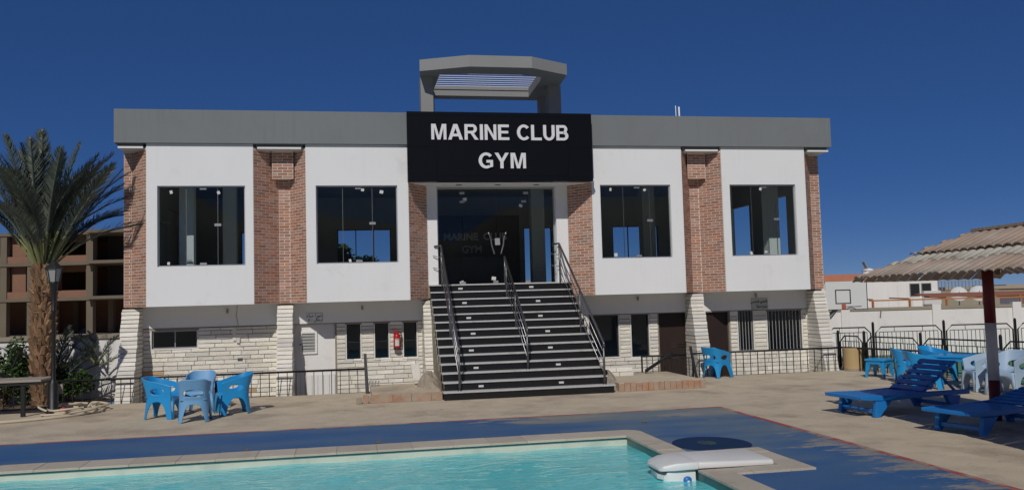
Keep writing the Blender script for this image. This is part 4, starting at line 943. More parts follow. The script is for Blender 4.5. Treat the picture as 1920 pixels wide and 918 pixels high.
# left table, hose, litter
tb = thing('work_table', (-7.0, 19.7, 0), 'black-legged table with worn tan top under the palm', 'table')
MB().box(-8.1, -6.22, 19.25, 20.15, 0.70, 0.745).build('tabletop', 'table_top', tb, 0.008); MB().box(-8.08, -6.25, 19.28, 20.12, 0.64, 0.698).build('apron', 'black_iron', tb)
for xx, yy in ((-6.62, 19.3), (-6.32, 20.02), (-7.95, 19.3), (-7.95, 20.05)): MB().box(xx, xx+0.075, yy, yy+0.075, 0, 0.645).build('leg', 'black_iron', tb)
MB().box(-6.48, -6.1, 20.2, 20.25, 0.36, 0.56).build('hanging_plate', 'table_top', tb)
def hose(name, pts, label):
    cu = []
    for i in range(len(pts)-1):
        p0, p1, p2, p3 = (Vector(pts[max(i-1, 0)]), Vector(pts[i]), Vector(pts[i+1]), Vector(pts[min(i+2, len(pts)-1)]))
        for k in range(6):
            t = k/6; cu.append(0.5*((2*p1)+(-p0+p2)*t+(2*p0-5*p1+4*p2-p3)*t*t+(-p0+3*p1-3*p2+p3)*t**3))
    cu.append(Vector(pts[-1])); return tag(MB().tube(cu, 0.022, 7).build(name, 'hose'), label, 'hose')
coil = [(-10, 17.6, 0.03), (-8, 18.0, 0.03), (-6.8, 18.3, 0.03), (-6.0, 18.7, 0.03)]
for k in range(34):
    a = -0.9+k*0.62; rr = 0.50+0.10*math.sin(k*1.7); coil.append((-5.75+rr*1.0*math.cos(a)+0.08*math.sin(k*2.3), 19.75+rr*1.5*math.sin(a), 0.03+0.018*(k % 7)+0.02*(k > 16)))
coil += [(-5.4, 20.6, 0.05), (-5.25, 20.2, 0.03), (-5.2, 19.6, 0.03), (-5.5, 18.9, 0.03), (-6.3, 18.35, 0.03), (-8, 17.8, 0.03)]
hose('garden_hose', coil, 'tangled cream garden hose coiled on the ground under the lamp post')
tag(MB().hexa([(-6.2, 19.9, 0.0), (-5.95, 19.85, 0), (-5.9, 20.1, 0), (-6.15, 20.15, 0), (-6.15, 19.95, 0.12), (-6.0, 19.93, 0.09), (-5.97, 20.05, 0.13), (-6.1, 20.1, 0.08)]).build('litter_bag', 'trash', None, 0.03), 'small red and white litter bag beside the hose', 'bag')

# lamp post
lp = thing('lamp_post', (-6.02, 19.35, 0), 'black lamp post with pointed glass lantern in front of the palm', 'lamp'); lx, ly = -6.02, 19.35
MB().lathe([(0.14, 0), (0.14, 0.08), (0.10, 0.12), (0.10, 0.62), (0.06, 0.7), (0.045, 0.75), (0.038, 2.1), (0.06, 2.13), (0.045, 2.16), (0.05, 2.45), (0.085, 2.70), (0.10, 2.73)], (lx, ly), 14).build('post', 'black_iron', lp)
cg = [(0.10, 2.735), (0.155, 3.0)]
MB().lathe(cg, (lx, ly), 6, False).build('lantern_glass', 'lamp_glass', lp)
for k in range(6):
    a = R(60*k); MB().bar((lx+.104*math.cos(a), ly+.104*math.sin(a), 2.73), (lx+.16*math.cos(a), ly+.16*math.sin(a), 3.0), 0.016).build('lantern_bar', 'black_iron', lp)
MB().lathe([(0.19, 3.0), (0.19, 3.015), (0.10, 3.10), (0.05, 3.15), (0.012, 3.17), (0.016, 3.19), (0.004, 3.26)], (lx, ly), 6, False).build('lantern_roof', 'black_iron', lp)

# tan bin
bn = thing('waste_bin', (13.05, 20.95, 0), 'tan cylindrical bin at the corner of the railing', 'bin')
MB().lathe([(0.235, 0.03), (0.24, 0.06), (0.245, 0.58), (0.25, 0.60), (0.235, 0.60), (0.22, 0.1)], (13.05, 20.95), 24).build('body', 'bin_tan', bn); MB().lathe([(0.245, 0.0), (0.245, 0.032)], (13.05, 20.95), 24).build('base_ring', 'grey_paint', bn)

# basketball hoop
hp = thing('basketball_hoop', (14.2, 23.3, 0), 'white basketball backboard with orange rim behind the last buttress', 'hoop')
Hc = Vector((13.78, 22.30, 0)); hd = Vector((0.98, -0.185, 0)); hn = Vector((-0.185, -0.98, 0))
def HP(s, d_, z): v = Hc+hd*s+hn*d_; return (v.x, v.y, z)
bw = 0.59
MB().hexa([HP(-bw, 0.02, 1.57), HP(bw, 0.02, 1.57), HP(bw, -0.02, 1.57), HP(-bw, -0.02, 1.57), HP(-bw, 0.02, 2.37), HP(bw, 0.02, 2.37), HP(bw, -0.02, 2.37), HP(-bw, -0.02, 2.37)]).build('backboard', 'board_white', hp)
b = MB(); tk = 0.022
for s0, s1, z0, z1 in ((-0.32, 0.12, 2.115, 2.14), (-0.32, 0.12, 1.74, 1.765), (-0.32, -0.29, 1.765, 2.115), (0.09, 0.12, 1.765, 2.115), (-bw, bw, 1.572, 1.588), (bw-0.02, bw, 1.588, 2.36)):
    b.hexa([HP(s0, 0.027, z0), HP(s1, 0.027, z0), HP(s1, 0.02, z0), HP(s0, 0.02, z0), HP(s0, 0.027, z1), HP(s1, 0.027, z1), HP(s1, 0.02, z1), HP(s0, 0.02, z1)])
b.build('painted_square', 'black_iron', hp)
MB().hexa([HP(-.15, 0.05, 1.59), HP(-.04, 0.05, 1.59), HP(-.04, 0.022, 1.59), HP(-.15, 0.022, 1.59), HP(-.15, 0.05, 1.73), HP(-.04, 0.05, 1.73), HP(-.04, 0.022, 1.73), HP(-.15, 0.022, 1.73)]).build('rim_bracket', 'rim_orange', hp)
MB().tube([Vector(HP(0.10+0.2*math.cos(R(a)), 0.26+0.2*math.sin(R(a)), 1.66)) for a in range(0, 360, 20)], 0.01, 6, True).build('rim', 'dark_steel', hp)
MB().bar(HP(-.28, -0.05, 1.60), HP(-0.55, -0.35, 1.15), 0.09).build('strut', 'grey_paint', hp); MB().bar(HP(-.55, -0.38, 0), HP(-.55, -0.38, 1.3), 0.10).build('post', 'grey_paint', hp); MB().bar(HP(-.55, -0.38, 1.25), HP(0, -0.05, 1.9), 0.06).build('strut', 'grey_paint', hp)

# ---------------------------------------------------------------- pool filter unit
fu = thing('pool_filter', (4.3, 10.3, 0), 'white filter unit straddling the pool edge', 'filter')
def loft(sections, name, m, parent):
    """sections: list of (x, [(y,z)...]) rings lofted along x."""
    b = MB(); n = len(sections[0][1])
    for x, ring in sections: b.v += [(x if not isinstance(x, tuple) else x[i], y, z) for i, (y, z) in enumerate(ring)]
    for k in range(len(sections)-1):
        for i in range(n): j = (i+1) % n; b.f.append((k*n+i, (k+1)*n+i, (k+1)*n+j, k*n+j)); b.sm.append(True)
    b.f.append(tuple(range(n))); b.f.append(tuple(len(b.v)-1-i for i in range(n))); b.sm += [False, False]
    return b.build(name, m, parent, 0.012)
def rr(y0, y1, z0, z1, crown=0.03):
    r_ = 0.028; return [(y0, z0), (y0, z1-r_), (y0+r_*0.4, z1-r_*0.25), (y0+r_*1.4, z1), ((y0+y1)/2, z1+crown), (y1-r_*1.4, z1), (y1-r_*0.4, z1-r_*0.25), (y1, z1-r_), (y1, z0)]
loft([(4.06, rr(9.88, 10.62, 0.03, 0.115, .008)), (4.5, rr(9.86, 10.64, 0.03, 0.105, .004)), (5.0, rr(9.85, 10.66, 0.03, 0.095, .002)), (5.02, rr(9.86, 10.65, 0.03, 0.085, 0.001))], 'deck_cover', 'white_plastic', fu)
lid = loft([(3.60, rr(9.99, 10.42, 0.015, 0.04, 0.008)), (3.64, rr(9.95, 10.48, 0.015, 0.075, 0.012)), (3.78, rr(9.91, 10.55, 0.02, 0.105, 0.02)), (3.95, rr(9.885, 10.59, 0.03, 0.115, .014)), (4.055, rr(9.88, 10.62, 0.03, 0.117, .010))], 'lid', 'white_plastic', fu)
loft([(3.65, rr(10.02, 10.42, -0.30, 0.005, 0.0)), (3.70, rr(9.96, 10.50, -0.30, 0.008, 0.0)), (4.04, rr(9.92, 10.58, -0.30, 0.015, 0.0))], 'housing', 'white_plastic', fu)
MB().hexa([(3.60, 10.06, -0.09), (3.64, 9.985, -0.09), (3.68, 10.0, -0.09), (3.65, 10.38, -0.09), (3.595, 10.06, -0.03), (3.64, 9.97, -0.03), (3.68, 10.0, -0.03), (3.65, 10.40, -0.03)]).build('intake_mouth', 'white_plastic', fu, 0.008)
MB().box(3.63, 3.80, 9.975, 10.44, -0.028, 0.022).build('lid_gap', 'dark_steel', fu)
b = MB(); b.lathe([(0.03, 0), (0.034, 0.012), (0.016, 0.014), (0.016, 0.004)], (0, 0), 14); nz = b.build('socket', 'white_plastic', fu); nz.rotation_euler = (R(90), 0, 0); nz.location = (3.78-4.3, 9.95-10.3, -0.03)
bm = bmesh.new(); bmesh.ops.create_uvsphere(bm, u_segments=20, v_segments=12, radius=0.085); me = bpy.data.meshes.new('float_ball'); bm.to_mesh(me); bm.free(); me.materials.append(MATS['ball_blue']); me.polygons.foreach_set('use_smooth', [True]*len(me.polygons))
o = bpy.data.objects.new('inlet_cap', me); C.objects.link(o); o.parent = fu; o.location = (3.93-4.3, 9.92-10.3, -0.095); o.scale = (0.62, 0.4, 0.5); o['_o'] = [0, 0, 0]
bm = bmesh.new(); bmesh.ops.create_uvsphere(bm, u_segments=12, v_segments=8, radius=0.03); me = bpy.data.meshes.new('cap_knob'); bm.to_mesh(me); bm.free(); me.materials.append(MATS['white_plastic'])
o2 = bpy.data.objects.new('cap_knob', me); C.objects.link(o2); o2.parent = o; o2.location = (0.0, -0.08, -0.03)
# dark round patch repainted on the deck, with a faded green mark
dp = thing('deck_emblem', (4.95, 11.65, 0.006), 'dark blue round painted patch with faded green mark beside the pool', 'painted patch')
b = MB(); b.v += [(4.98+0.54*math.cos(R(a)), 11.62+0.62*math.sin(R(a)), 0.0085) for a in range(0, 360, 10)]; b.f.append(tuple(range(36))); b.sm.append(False)
mat('patch_blue', (0.011, 0.034, 0.095), 0.8, 0.2, 2, spec=0.15); mat('patch_green', (0.05, 0.10, 0.04), 0.7, 0.2, 6, stain=((0.011, 0.034, 0.095), 5.0, 0.38, 0.58)); b.build('disc', 'patch_blue', dp)
b = MB(); b.v += [(4.93+0.13*math.cos(R(a))*U(.85, 1.1), 11.68+0.20*math.sin(R(a))*U(.85, 1.1), 0.0125) for a in range(0, 360, 15)]; b.f.append(tuple(range(24))); b.sm.append(False); b.build('green_mark', 'patch_green', dp)
# twigs and grit lying about
for (xx, yy, s_, lb) in ((4.75, 13.9, 0.10, 'small dark leaf scrap on the worn blue paint behind the coping corner'), (0.35, 13.32, 0.08, 'small dark pebble on the blue band behind the pool coping'), (-1.55, 13.3, 0.06, 'tiny dark pebble on the blue band left along the coping')):
    tag(MB().hexa([(xx, yy, 0.008), (xx+s_, yy+.01, 0.008), (xx+s_, yy+s_*.5, 0.008), (xx, yy+s_*.4, 0.008), (xx+.01, yy+.01, 0.04), (xx+s_*.8, yy+.02, 0.03), (xx+s_*.8, yy+s_*.4, 0.045), (xx+.01, yy+s_*.3, 0.03)]).build('deck_litter', 'soil', None, 0.006), lb, 'litter')

# ---------------------------------------------------------------- slatted pavilion
pv = thing('shade_pavilion', (9.35, 10.0, 0), 'shade pavilion with two-tier weathered slat roof on a red and white pole', 'pavilion')
EX, EY, RX, RZ, EZ = 8.05, 12.80, 9.35, 2.88, 2.31            # left eave, back eave, ridge x, ridge z, eave z
YE = 5.5; RY = 11.55                                            # near end, ridge end at the back
EXR = 2*RX-EX
def slat(p_lo, p_hi, width_dir, w, name='roof_slat', m_='roof_slat'):
    """half-round slat from the eave up to the ridge."""
    a, c = Vector(p_lo), Vector(p_hi); wd = Vector(width_dir).normalized(); up = wd.cross(c-a).normalized(); up = up if up.z > 0 else -up
    b = MB(); n = 5; rings = []
    for P in (a, c):
        for side in (0.0, -0.016):
            rings.append([P+wd*(w*(k/n-0.5))+up*(0.020*math.sin(math.pi*k/n)+side) for k in range(n+1)])
    for r_ in rings: b.v += [tuple(v) for v in r_]
    m = n+1
    for k in range(n):
        b.f += [(k, k+1, 2*m+k+1, 2*m+k), (m+k+1, m+k, 3*m+k, 3*m+k+1), (k+1, k, m+k, m+k+1), (2*m+k, 2*m+k+1, 3*m+k+1, 3*m+k)]; b.sm += [True, True, False, False]
    b.f += [(0, 2*m, 3*m, m), (n, m+n, 3*m+n, 2*m+n)]; b.sm += [False, False]
    return b.build(name, m_, pv)
PROT = R(-5)
def pinv(x, y):
    v = Matrix.Rotation(-PROT, 2) @ Vector((x-EX, y-EY)); return v.x+EX, v.y+EY
P_ = 0.185; W_ = 0.165
def zs(t): return EZ+(RZ-EZ)*t
cut = 0.60                                                      # lower tier stops here; upper tier starts a little lower, raised
def face(side):
    k = 0; yy = EY-0.10
    while yy > YE:
        ymax = min(1.0, (EY-yy)/(EY-RY)) if yy > RY else 1.0
        x_lo = EX if side < 0 else EXR; xt = lambda t: x_lo+(RX-x_lo)*t
        j = U(-0.02, 0.02)
        hi = min(cut+0.06, ymax)
        if hi > 0.05:
            md = min(hi, 0.36+U(-.05, .05)); slat((x_lo+side*j, yy, zs(0)+U(-.006, .006)), (xt(md), yy, zs(md)), (0, 1, 0), W_)
            if hi > md+0.03: slat((xt(md-0.03), yy, zs(md-0.03)+0.008), (xt(hi), yy, zs(hi)+0.008), (0, 1, 0), W_, m_='pale_slat')      # older, bleached upper course
        if ymax > cut-0.08: slat((xt(cut-0.10), yy, zs(cut-0.10)+0.055+U(-.005, .005)), (xt(ymax), yy, zs(ymax)+0.055), (0, 1, 0), W_)
        yy -= P_
face(-1); face(1)
xx = EX+0.10
while xx < EXR-0.05:
    tm = min(1.0, (min(xx-EX, EXR-xx))/(RX-EX))
    yt = lambda t: EY+(RY-EY)*t
    hi = min(cut+0.06, tm)
    if hi > 0.05: slat((xx, EY+0.05+U(-.02, .02), zs(0)-0.07), (xx, yt(hi), zs(hi)-0.01), (1, 0, 0), W_)
    if tm > cut-0.08: slat((xx, yt(cut-0.10), zs(cut-0.10)+0.055), (xx, yt(tm), zs(tm)+0.055), (1, 0, 0), W_)
    xx += P_
MB().bar((RX, YE, RZ+0.075), (RX, RY, RZ+0.075), 0.12, 0.04).build('ridge_cap', 'roof_slat', pv)
for t in (0.55, 0.9):
    zz = zs(t)-0.045; x0_, x1_ = EX+(RX-EX)*t, EXR-(EXR-RX)*t; y_ = EY+(RY-EY)*t
    MB().bar((x0_, YE, zz), (x0_, y_, zz), 0.06, 0.05).build('purlin', 'bark', pv); MB().bar((x1_, YE, zz), (x1_, y_, zz), 0.06, 0.05).build('purlin', 'bark', pv); MB().bar((x0_, y_, zz-0.003), (x1_, y_, zz-0.003), 0.06, 0.05).build('purlin', 'bark', pv)
for sx in (EX, EXR): MB().bar((sx+(RX-sx)*.2, EY+(RY-EY)*.2, EZ+(RZ-EZ)*.2-0.09), (RX, RY, RZ-0.09), 0.06, 0.08).build('hip_rafter', 'bark', pv)
PX, PY, PR_ = pinv(10.02, 12.18)[0], pinv(10.02, 12.18)[1], 0.084
for z0, z1, m in ((0, 0.63, 'pole_red'), (0.63, 1.53, 'pole_white'), (1.53, 2.60, 'pole_red')): MB().lathe([(PR_, z0), (PR_, z1)], (PX, PY), 18).build('pole_band', m, pv)
MB().lathe([(PR_, 0), (PR_, 2.95)], (PX, 7.2), 14).build('pole', 'pole_red', pv)
v = Matrix.Rotation(PROT, 2) @ Vector((9.35-EX, 10.0-EY)); pv.location = (EX+v.x, EY+v.y, 0); pv.rotation_euler = (0, 0, PROT)      # turned a little about its back left corner

# ================================================================ PLANTS
def frond_mesh(name, L, leaf, n, droop, bare, m='frond', seed=0, vang=35, curl=0.0):
    """date-palm frond along +x, arching; leaflets in a V. Two materials: leaf, petiole."""
    rnd = random.Random(seed); b = MB()
    def pt(t): return Vector((L*(t-0.12*droop*t*t), curl*t*t, L*(-droop*0.55*t**2.2)))
    pts = [pt(i/10) for i in range(11)]
    b.tube(pts, [0.030*(1-0.85*i/10)+0.004 for i in range(11)], 5); npet = len(b.f)
    for k in range(n):
        t = bare+(1-bare)*k/(n-1); p = pt(t); d = (pt(min(t+0.02, 1))-pt(t-0.02)).normalized()
        s = math.sin(math.pi*min(1, (t-bare)/(1-bare)*0.86+0.10))**0.7; ll = leaf*s*rnd.uniform(0.85, 1.1)
        for sd in (-1, 1):
            side = Vector((0, sd, 0)); up = Vector((0, 0, 1)); va = math.radians(vang+rnd.uniform(-28, 28))
            fwd = 0.85+0.7*t+rnd.uniform(-.15, .25)
            v = (side*math.cos(va)+up*math.sin(va)+d*fwd).normalized(); w = v.cross(up if abs(v.z) < 0.9 else d).normalized()*0.0125
            tip = p+v*ll+Vector((0, 0, -0.12*ll)); mid = p+v*ll*0.5
            q = len(b.v); b.v += [tuple(p-w*0.6), tuple(p+w*0.6), tuple(mid+w), tuple(mid-w), tuple(tip)]
            b.f += [(q, q+1, q+2, q+3), (q+3, q+2, q+4)]; b.sm += [False, False]
    me = b.mesh(name, m); me.materials.append(MATS['petiole']); me.polygons.foreach_set('material_index', [1 if i < 5*max(3, int(bare*10)+1) else 0 for i in range(npet)]+[0]*(len(b.f)-npet)); return me
frs = [frond_mesh('frond', 3.0, 0.46, 84, dr, 0.24, seed=i, curl=cu) for i, (dr, cu) in enumerate(((0.15, 0.12), (0.35, -0.2), (0.55, 0.25), (0.85, -0.12), (0.4, 0.3)))]
def palm(x, y, zt, rad, label, n, pitch, sc, trunk=True, name='date_palm', rs=3, frm=frs):
    rnd = random.Random(rs); t = thing(name, (x, y, 0), label, 'palm')
    if trunk:
        prof = []
        for i in range(13):
            z = zt*i/12; prof.append((rad*(1.0+0.28*math.sin(math.pi*(i/12)**1.5*0.95))*(1.08-0.10*i/12), z))
        MB().lathe(prof, (x, y), 16).build('trunk', 'trunk', t)
        b = MB(); rows = int(zt/0.075)
        for r_ in range(rows):
            z = 0.05+r_*zt/rows; k = z/zt*12; i = min(int(k), 11); ra = prof[i][0]+(prof[i+1][0]-prof[i][0])*(k-i)
            for q in range(9):
                a = 2*math.pi*(q/9+0.5*(r_ % 2)/9)+rnd.uniform(-.16, .16)+r_*0.13; w = rnd.uniform(0.05, 0.095); h = rnd.uniform(0.10, 0.22); o_ = rnd.uniform(0.03, 0.10)
                c = Vector((math.cos(a), math.sin(a), 0)); s = Vector((-c.y, c.x, 0)); P = Vector((x, y, z))+c*(ra-0.02)
                lean = s*rnd.uniform(-.05, .05)
                b.hexa([P-s*w, P+c*o_*0.5-s*w*0.6, P+c*o_*0.5+s*w*0.6, P+s*w, P+Vector((0, 0, h))+c*o_*0.7-s*w*0.6+lean, P+Vector((0, 0, h))+c*(o_+0.03)-s*w*0.35+lean, P+Vector((0, 0, h))+c*(o_+0.03)+s*w*0.35+lean, P+Vector((0, 0, h))+c*o_*0.7+s*w*0.6+lean])
        for q in range(70):                                        # cut leaf stubs and fibre
            a = rnd.uniform(0, 6.28); z = zt*rnd.uniform(0.1, 1.0)**0.6; c = Vector((math.cos(a), math.sin(a), 0)); P = Vector((x, y, z))+c*rad*1.1
            b.bar(P, P+c*rnd.uniform(.04, .12)+Vector((0, 0, rnd.uniform(.12, .32))), rnd.uniform(.02, .045))
        o = b.build('leaf_bases', 'trunk', t); o['kind'] = 'stuff'
    for k in range(n):
        f = (k+0.5)/n; a = k*2.39996+rnd.uniform(-.3, .3); el = pitch[0]+(pitch[1]-pitch[0])*f**0.9+rnd.uniform(-6, 6)
        o = ref('frond', frm[rnd.randrange(len(frm))], t, (x+0.12*math.cos(a)*(1-f), y+0.12*math.sin(a)*(1-f), zt-0.02+0.12*f), None)
        o.rotation_euler = (rnd.uniform(-.5, .5), -R(el), a); s = sc*rnd.uniform(0.86, 1.1); o.scale = (s, s, s)
    return t
palm(-6.80, 21.15, 3.08, 0.17, 'tall date palm with rough brown trunk at the left edge', 50, (52, 87), 0.95, rs=12)
frs2 = [frond_mesh('frond', 1.7, 0.30, 34, dr, 0.15, seed=20+i, curl=cu) for i, (dr, cu) in enumerate(((0.3, 0.1), (0.55, -0.1), (0.8, 0.15)))]
palm(-6.85, 22.0, 0.25, 0.2, 'young trunkless palm arching between the lamp post and the building', 22, (22, 80), 0.9, False, 'young_palm', 5, frs2)
palm(-7.75, 21.7, 0.2, 0.2, 'young trunkless palm left of the tall palm trunk', 20, (15, 75), 0.85, False, 'young_palm', 8, frs2)
palm(-5.95, 22.2, 0.85, 0.2, 'young palm spreading its fronds over the white wall', 8, (25, 65), 0.62, False, 'young_palm', 9, frs2)
def shrub(name, x, y, z, rx, ry, rz, n, label, ls=0.05, cat='shrub', trunk=0, m='leaf', lobes=9, seed=1):
    rnd = random.Random(seed); t = thing(name, (x, y, z if not trunk else 0), label, cat); b = MB()
    cs = [(Vector((rnd.uniform(-.62, .62)*rx, rnd.uniform(-.62, .62)*ry, rnd.uniform(.2, .85)*rz)), rnd.uniform(.25, .5)) for _ in range(lobes)]
    for k in range(n):
        c, r_ = rnd.choice(cs); d = Vector((rnd.gauss(0, 1), rnd.gauss(0, 1), rnd.gauss(0, 1))).normalized()*(rnd.random()**0.4)
        p = Vector((x, y, z))+c+Vector((d.x*rx*r_, d.y*ry*r_, d.z*rz*r_*0.9))
        if p.z < 0.01: continue
        u = Vector((rnd.gauss(0, 1), rnd.gauss(0, 1), rnd.gauss(0, .6))).normalized(); v = u.cross(Vector((rnd.gauss(0, 1), rnd.gauss(0, 1), rnd.gauss(0, 1)))).normalized(); s = ls*rnd.uniform(.6, 1.4)
        q = len(b.v); b.v += [tuple(p-u*s), tuple(p+v*s*0.45), tuple(p+u*s), tuple(p-v*s*0.45)]; b.f.append((q, q+1, q+2, q+3)); b.sm.append(False)
    b.build('crown' if trunk else 'foliage', m, t)
    sb = MB()
    if trunk: sb.tube([(x, y, 0), (x+.05, y, trunk*.5), (x-.03, y+.04, trunk)], [0.14, .11, .08], 8)
    for c, r_ in cs: base = Vector((x, y, max(trunk, 0.0))); sb.tube([base, base.lerp(Vector((x, y, z))+c, 0.55)+Vector((.03, .02, .05)), Vector((x, y, z))+c], [0.03, 0.02, 0.008] if trunk else [.014, .01, .004], 5)
    sb.build('trunk' if trunk else 'stem', 'bark', t); return t
shrub('leafy_shrub', -6.35, 21.5, 0.0, 0.6, 0.4, 0.8, 2800, 'dense green shrub under the young palm by the white wall', 0.045, seed=4)
shrub('leafy_shrub', -7.75, 21.5, 0.0, 0.7, 0.5, 1.55, 3800, 'dark green shrub left of the palm trunk behind the table', 0.05, seed=6)
shrub('leafy_shrub', -9.0, 21.4, 0.0, 0.9, 0.5, 1.4, 2500, 'dark green shrub at the far left edge', 0.05, seed=7)
shrub('garden_tree', 0.45, 32.5, 2.55, 1.5, 1.0, 1.6, 4200, 'green tree seen through the second window behind the building', 0.10, 'tree', 2.6, seed=8, lobes=8)

# ================================================================ FAR BUILDINGS
def far_frame():
    """unfinished concrete frame with brick infill, left behind the palm."""
    t = thing('unfinished_building', (-28, 87, 0), 'unfinished concrete and brick building behind the palm', 'building')
    o = Vector((-20.0, 85.0, 0)); d = Vector((-0.983, 0.185, 0)); n = Vector((-0.185, -0.983, 0))   # along the front to the left; n towards the camera
    def Q(s, f, z): v = o+d*s+n*f; return (v.x, v.y, z)
    def bx(s0, s1, f0, f1, z0, z1, name, m, par=t):
        return MB().hexa([Q(s1, f1, z0), Q(s0, f1, z0), Q(s0, f0, z0), Q(s1, f0, z0), Q(s1, f1, z1), Q(s0, f1, z1), Q(s0, f0, z1), Q(s1, f0, z1)]).build(name, m, par)
    Zs = (3.45, 6.7, 9.5); cols = (-1.5, 3.55, 9.0, 11.5, 17.5)
    for z in Zs: bx(-2, 22, -9, 0.35, z-0.28, z, 'floor_slab', 'far_concrete')
    for z in Zs[:2]: bx(-1.8, 3.55, 0.36, 1.1, z-0.22, z+0.06, 'balcony_slab', 'far_concrete')
    bx(-1.8, 3.55, 0.36, 1.1, 9.28, 9.56, 'balcony_slab', 'far_concrete')
    for s in cols: bx(s-0.3, s+0.3, -0.35, 0.25, 0, 9.3, 'column', 'far_concrete')
    for s in cols:
        for f in (-4.2, -8.3): bx(s-0.25, s+0.25, f-0.25, f+0.25, 0, 9.3, 'column', 'far_concrete')
    bays = [(3.85, 8.7, True), (9.3, 11.2, False), (11.8, 17.2, True)]
    for z0, z1 in ((3.45, 6.42), (6.7, 9.22)):
        for s0, s1, big in bays:
            b = bx(s0, s1, -0.05, 0.15, z0+0.002, z0+0.62, 'parapet', 'far_brick')
            bw = MB(); wa, wb = (s0+1.5, s1-0.6) if big else (s0+0.3, s1-0.3)
            def P(u, dd, z): return Q(u, -1.7-dd, z)
            wall(bw, s0, s1, z0+0.003, z1, [(wa, wb, z0+0.7, z1-0.55)], lambda u, dd, z: Q(s0+s1-u, -1.7-dd, z), 0.2); bw.build('bay_infill', 'far_brick', t)
            bx(s0-0.02, s0+0.18, -1.7, -0.06, z0+0.004, z1, 'brick_pier', 'far_brick'); bx(s1-1.35, s1+0.02, -1.68, -0.5, z0+0.004, z1, 'brick_pier', 'far_brick')
        bx(-1.0, 3.2, -3.2, -3.0, z0, z1, 'bay_infill', 'far_dark')  # near-black sheet: shade of the open balcony bay put into the colour
    bx(-2, 22, -9.2, -9.0, 0, 9.3, 'rear_wall', 'far_brick')
    for s in (0.2, 3.3, 3.7, 9.1, 14.0, 17.4):
        for k in range(3): a = Q(s+0.15*k, -0.1-0.1*k, 9.5); MB().bar(a, (a[0]+U(-.05, .05), a[1], 9.5+U(0.7, 1.5)), 0.035).build('rebar', 'dark_steel', t)
    return t
far_frame()
def house(name, label, cx, cy, w, dpt, z1, wallm, roofm=None, roof_h=0.25, wins=(), rz=0.0, over=0.15, cat='building', z0=0.0):
    t = local(name, label, cat); MB().box(-w/2, w/2, -dpt/2, dpt/2, z0, z1).build('wall', wallm, t)
    if roofm: MB().box(-w/2-over, w/2+over, -dpt/2-over, dpt/2+over, z1+0.003, z1+roof_h).build('roof', roofm, t)
    for (xa, xb, za, zb) in wins:
        f = MB().box(xa-0.05, xb+0.05, -dpt/2-0.05, -dpt/2-0.003, za-0.05, zb+0.05).build('window', 'grey_paint', t); MB().box(xa, xb, -dpt/2-0.07, -dpt/2-0.052, za, zb).build('pane', 'dark_panel', f)
    place(t, (cx, cy, 0), rz); return t
VR = R(-10.7)
h1 = house('white_house', 'white house with terracotta roof edge behind the basketball board', 33.0, 55.6, 5.2, 6, 2.75, 'old_white', 'terracotta', 0.45, rz=VR)
h2 = house('white_house', 'white house with brown windows between the board and the red pole', 37.5, 56.5, 5.6, 6, 2.75, 'old_white', 'old_white', 0.12, ((0.9, 1.5, 1.65, 2.45), (1.7, 2.3, 1.65, 2.45)), rz=VR)
ch = thing('roof_dome', (34.9, 53.6, 2.9), 'small white chimney with cap on the terracotta-edged house', 'chimney')
MB().lathe([(0.42, 2.9), (0.42, 3.35), (0.3, 3.4), (0.5, 3.45), (0.1, 3.6)], (34.9, 53.6), 10).build('stack', 'old_white', ch); MB().bar((34.85, 53.6, 3.4), (34.45, 53.5, 4.05), 0.22, 0.05).build('tilted_panel', 'grey_paint', ch)
def dish(x, y, z, r_, label):
    t = thing('satellite_dish', (x, y, z-0.5), label, 'dish', 'satellite dishes on the far roofs')
    b = MB(); d = Vector((-0.5, -0.75, 0.45)).normalized(); u = d.cross(Vector((0, 0, 1))).normalized(); v = u.cross(d); n = 14
    b.v.append((x, y, z))
    for k in range(n): a = 2*math.pi*k/n; p = Vector((x, y, z))+(u*math.cos(a)+v*math.sin(a))*r_+d*r_*0.25; b.v.append(tuple(p))
    for k in range(n): b.f.append((0, 1+k, 1+(k+1) % n)); b.sm.append(True)
    o = b.build('reflector', 'board_white', t); solidify(o, 0.03); MB().tube([(x, y, z-0.8), (x, y, z)], 0.04, 6).build('mast', 'grey_paint', t); MB().tube([(x, y, z), tuple(Vector((x, y, z))+d*r_)], 0.02, 5).build('arm', 'grey_paint', t)
dish(41.2, 52.9, 1.62, 0.55, 'left satellite dish above the orange pergola roof'); dish(42.6, 52.7, 1.62, 0.6, 'right satellite dish above the orange pergola roof')
ac = thing('air_conditioner', (39.2, 53.2, 0.9), 'white air conditioner unit at the end of the white house', 'air conditioner')
MB().box(38.6, 39.9, 53.0, 53.5, 1.05, 1.95).build('casing', 'board_white', ac); b = MB().lathe([(0.32, 0), (0.32, 0.04)], (0, 0), 16).build('fan_grille', 'grey_paint', ac); b.rotation_euler = (R(90), 0, 0); b.location = (39.05-39.2, 52.99-53.2, 1.5-0.9)
pr = thing('wooden_pergola', (34, 44, 0), 'low orange timber pergola beyond the white boundary wall', 'pergola')
def pg_bar(x0, y0, z0, x1, y1, z1, w, name): MB().bar((x0, y0, z0), (x1, y1, z1), w).build(name, 'orange_wood', pr)
dpx, dpy = 0.983, -0.185
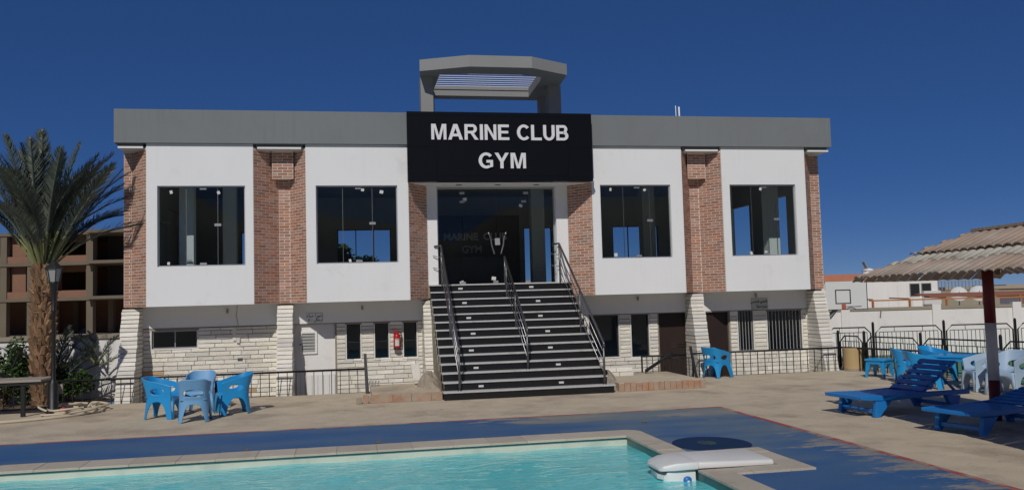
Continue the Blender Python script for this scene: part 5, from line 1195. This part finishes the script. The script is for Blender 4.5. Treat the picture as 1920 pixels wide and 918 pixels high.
for k in range(6): bx_, by_ = 29.2+2.1*k*dpx, 44.6+2.1*k*dpy; pg_bar(bx_, by_, 0, bx_, by_, 1.5, 0.10, 'post'); pg_bar(bx_, by_, 1.56, bx_+0.5, by_+2.6, 1.60, 0.07, 'rafter')
pg_bar(29.0, 44.62, 1.50, 29.0+10.8*dpx, 44.62+10.8*dpy, 1.50, 0.08, 'beam')
MB().hexa([(32.4, 44.0, 1.60), (39.6, 42.7, 1.60), (40.0, 44.8, 1.78), (32.9, 46.1, 1.78), (32.4, 44.0, 1.64), (39.6, 42.7, 1.64), (40.0, 44.8, 1.82), (32.9, 46.1, 1.82)]).build('roof', 'terracotta', pr)
house('stone_hut', 'beige flat hut beyond the pergola left of the red pole', 60.0, 74.5, 9, 6, 1.9, 'raw_concrete', 'sand', 0.3, ((-2, -1.2, 0.8, 1.4),), rz=VR)
house('beach_hut', 'beige hut with sloping sand roof right of the red pole', 70.0, 78.5, 9, 6, 1.75, 'sand', 'sand', 0.55, rz=VR)
house('beach_hut', 'long low beach shelter with terracotta roof at the right edge', 55.5, 58.5, 8.5, 5, 1.30, 'old_white', 'terracotta', 0.22, ((-3.5, -2.9, 0.2, 1.0), (1.0, 2.4, 0.2, 1.1)), rz=VR)
house('white_house', 'low white house far left of the dishes behind the pergola', 44.0, 66.0, 7, 5, 1.9, 'old_white', 'raw_concrete', 0.15, ((-2, -1.2, .8, 1.5),), rz=VR)
sc_ = thing('roof_scaffold', (52, 66, 1.9), 'grey rows of metal rods on a far flat roof', 'scaffold')
for k in range(16): MB().bar((50.6+0.3*k, 67.5-0.05*k, 1.9), (50.6+0.3*k, 67.5-0.05*k, 2.75), 0.06).build('rod', 'grey_paint', sc_)
MB().bar((50.5, 67.5, 2.7), (55.3, 66.7, 2.7), 0.08).build('rail', 'grey_paint', sc_)
house('stone_hut', 'grey flat block carrying the rows of metal rods', 53.0, 69.5, 6.5, 5, 1.85, 'raw_concrete', None, 0, rz=VR)

for o in list(bpy.data.objects):
    if '_o' in o: del o['_o']
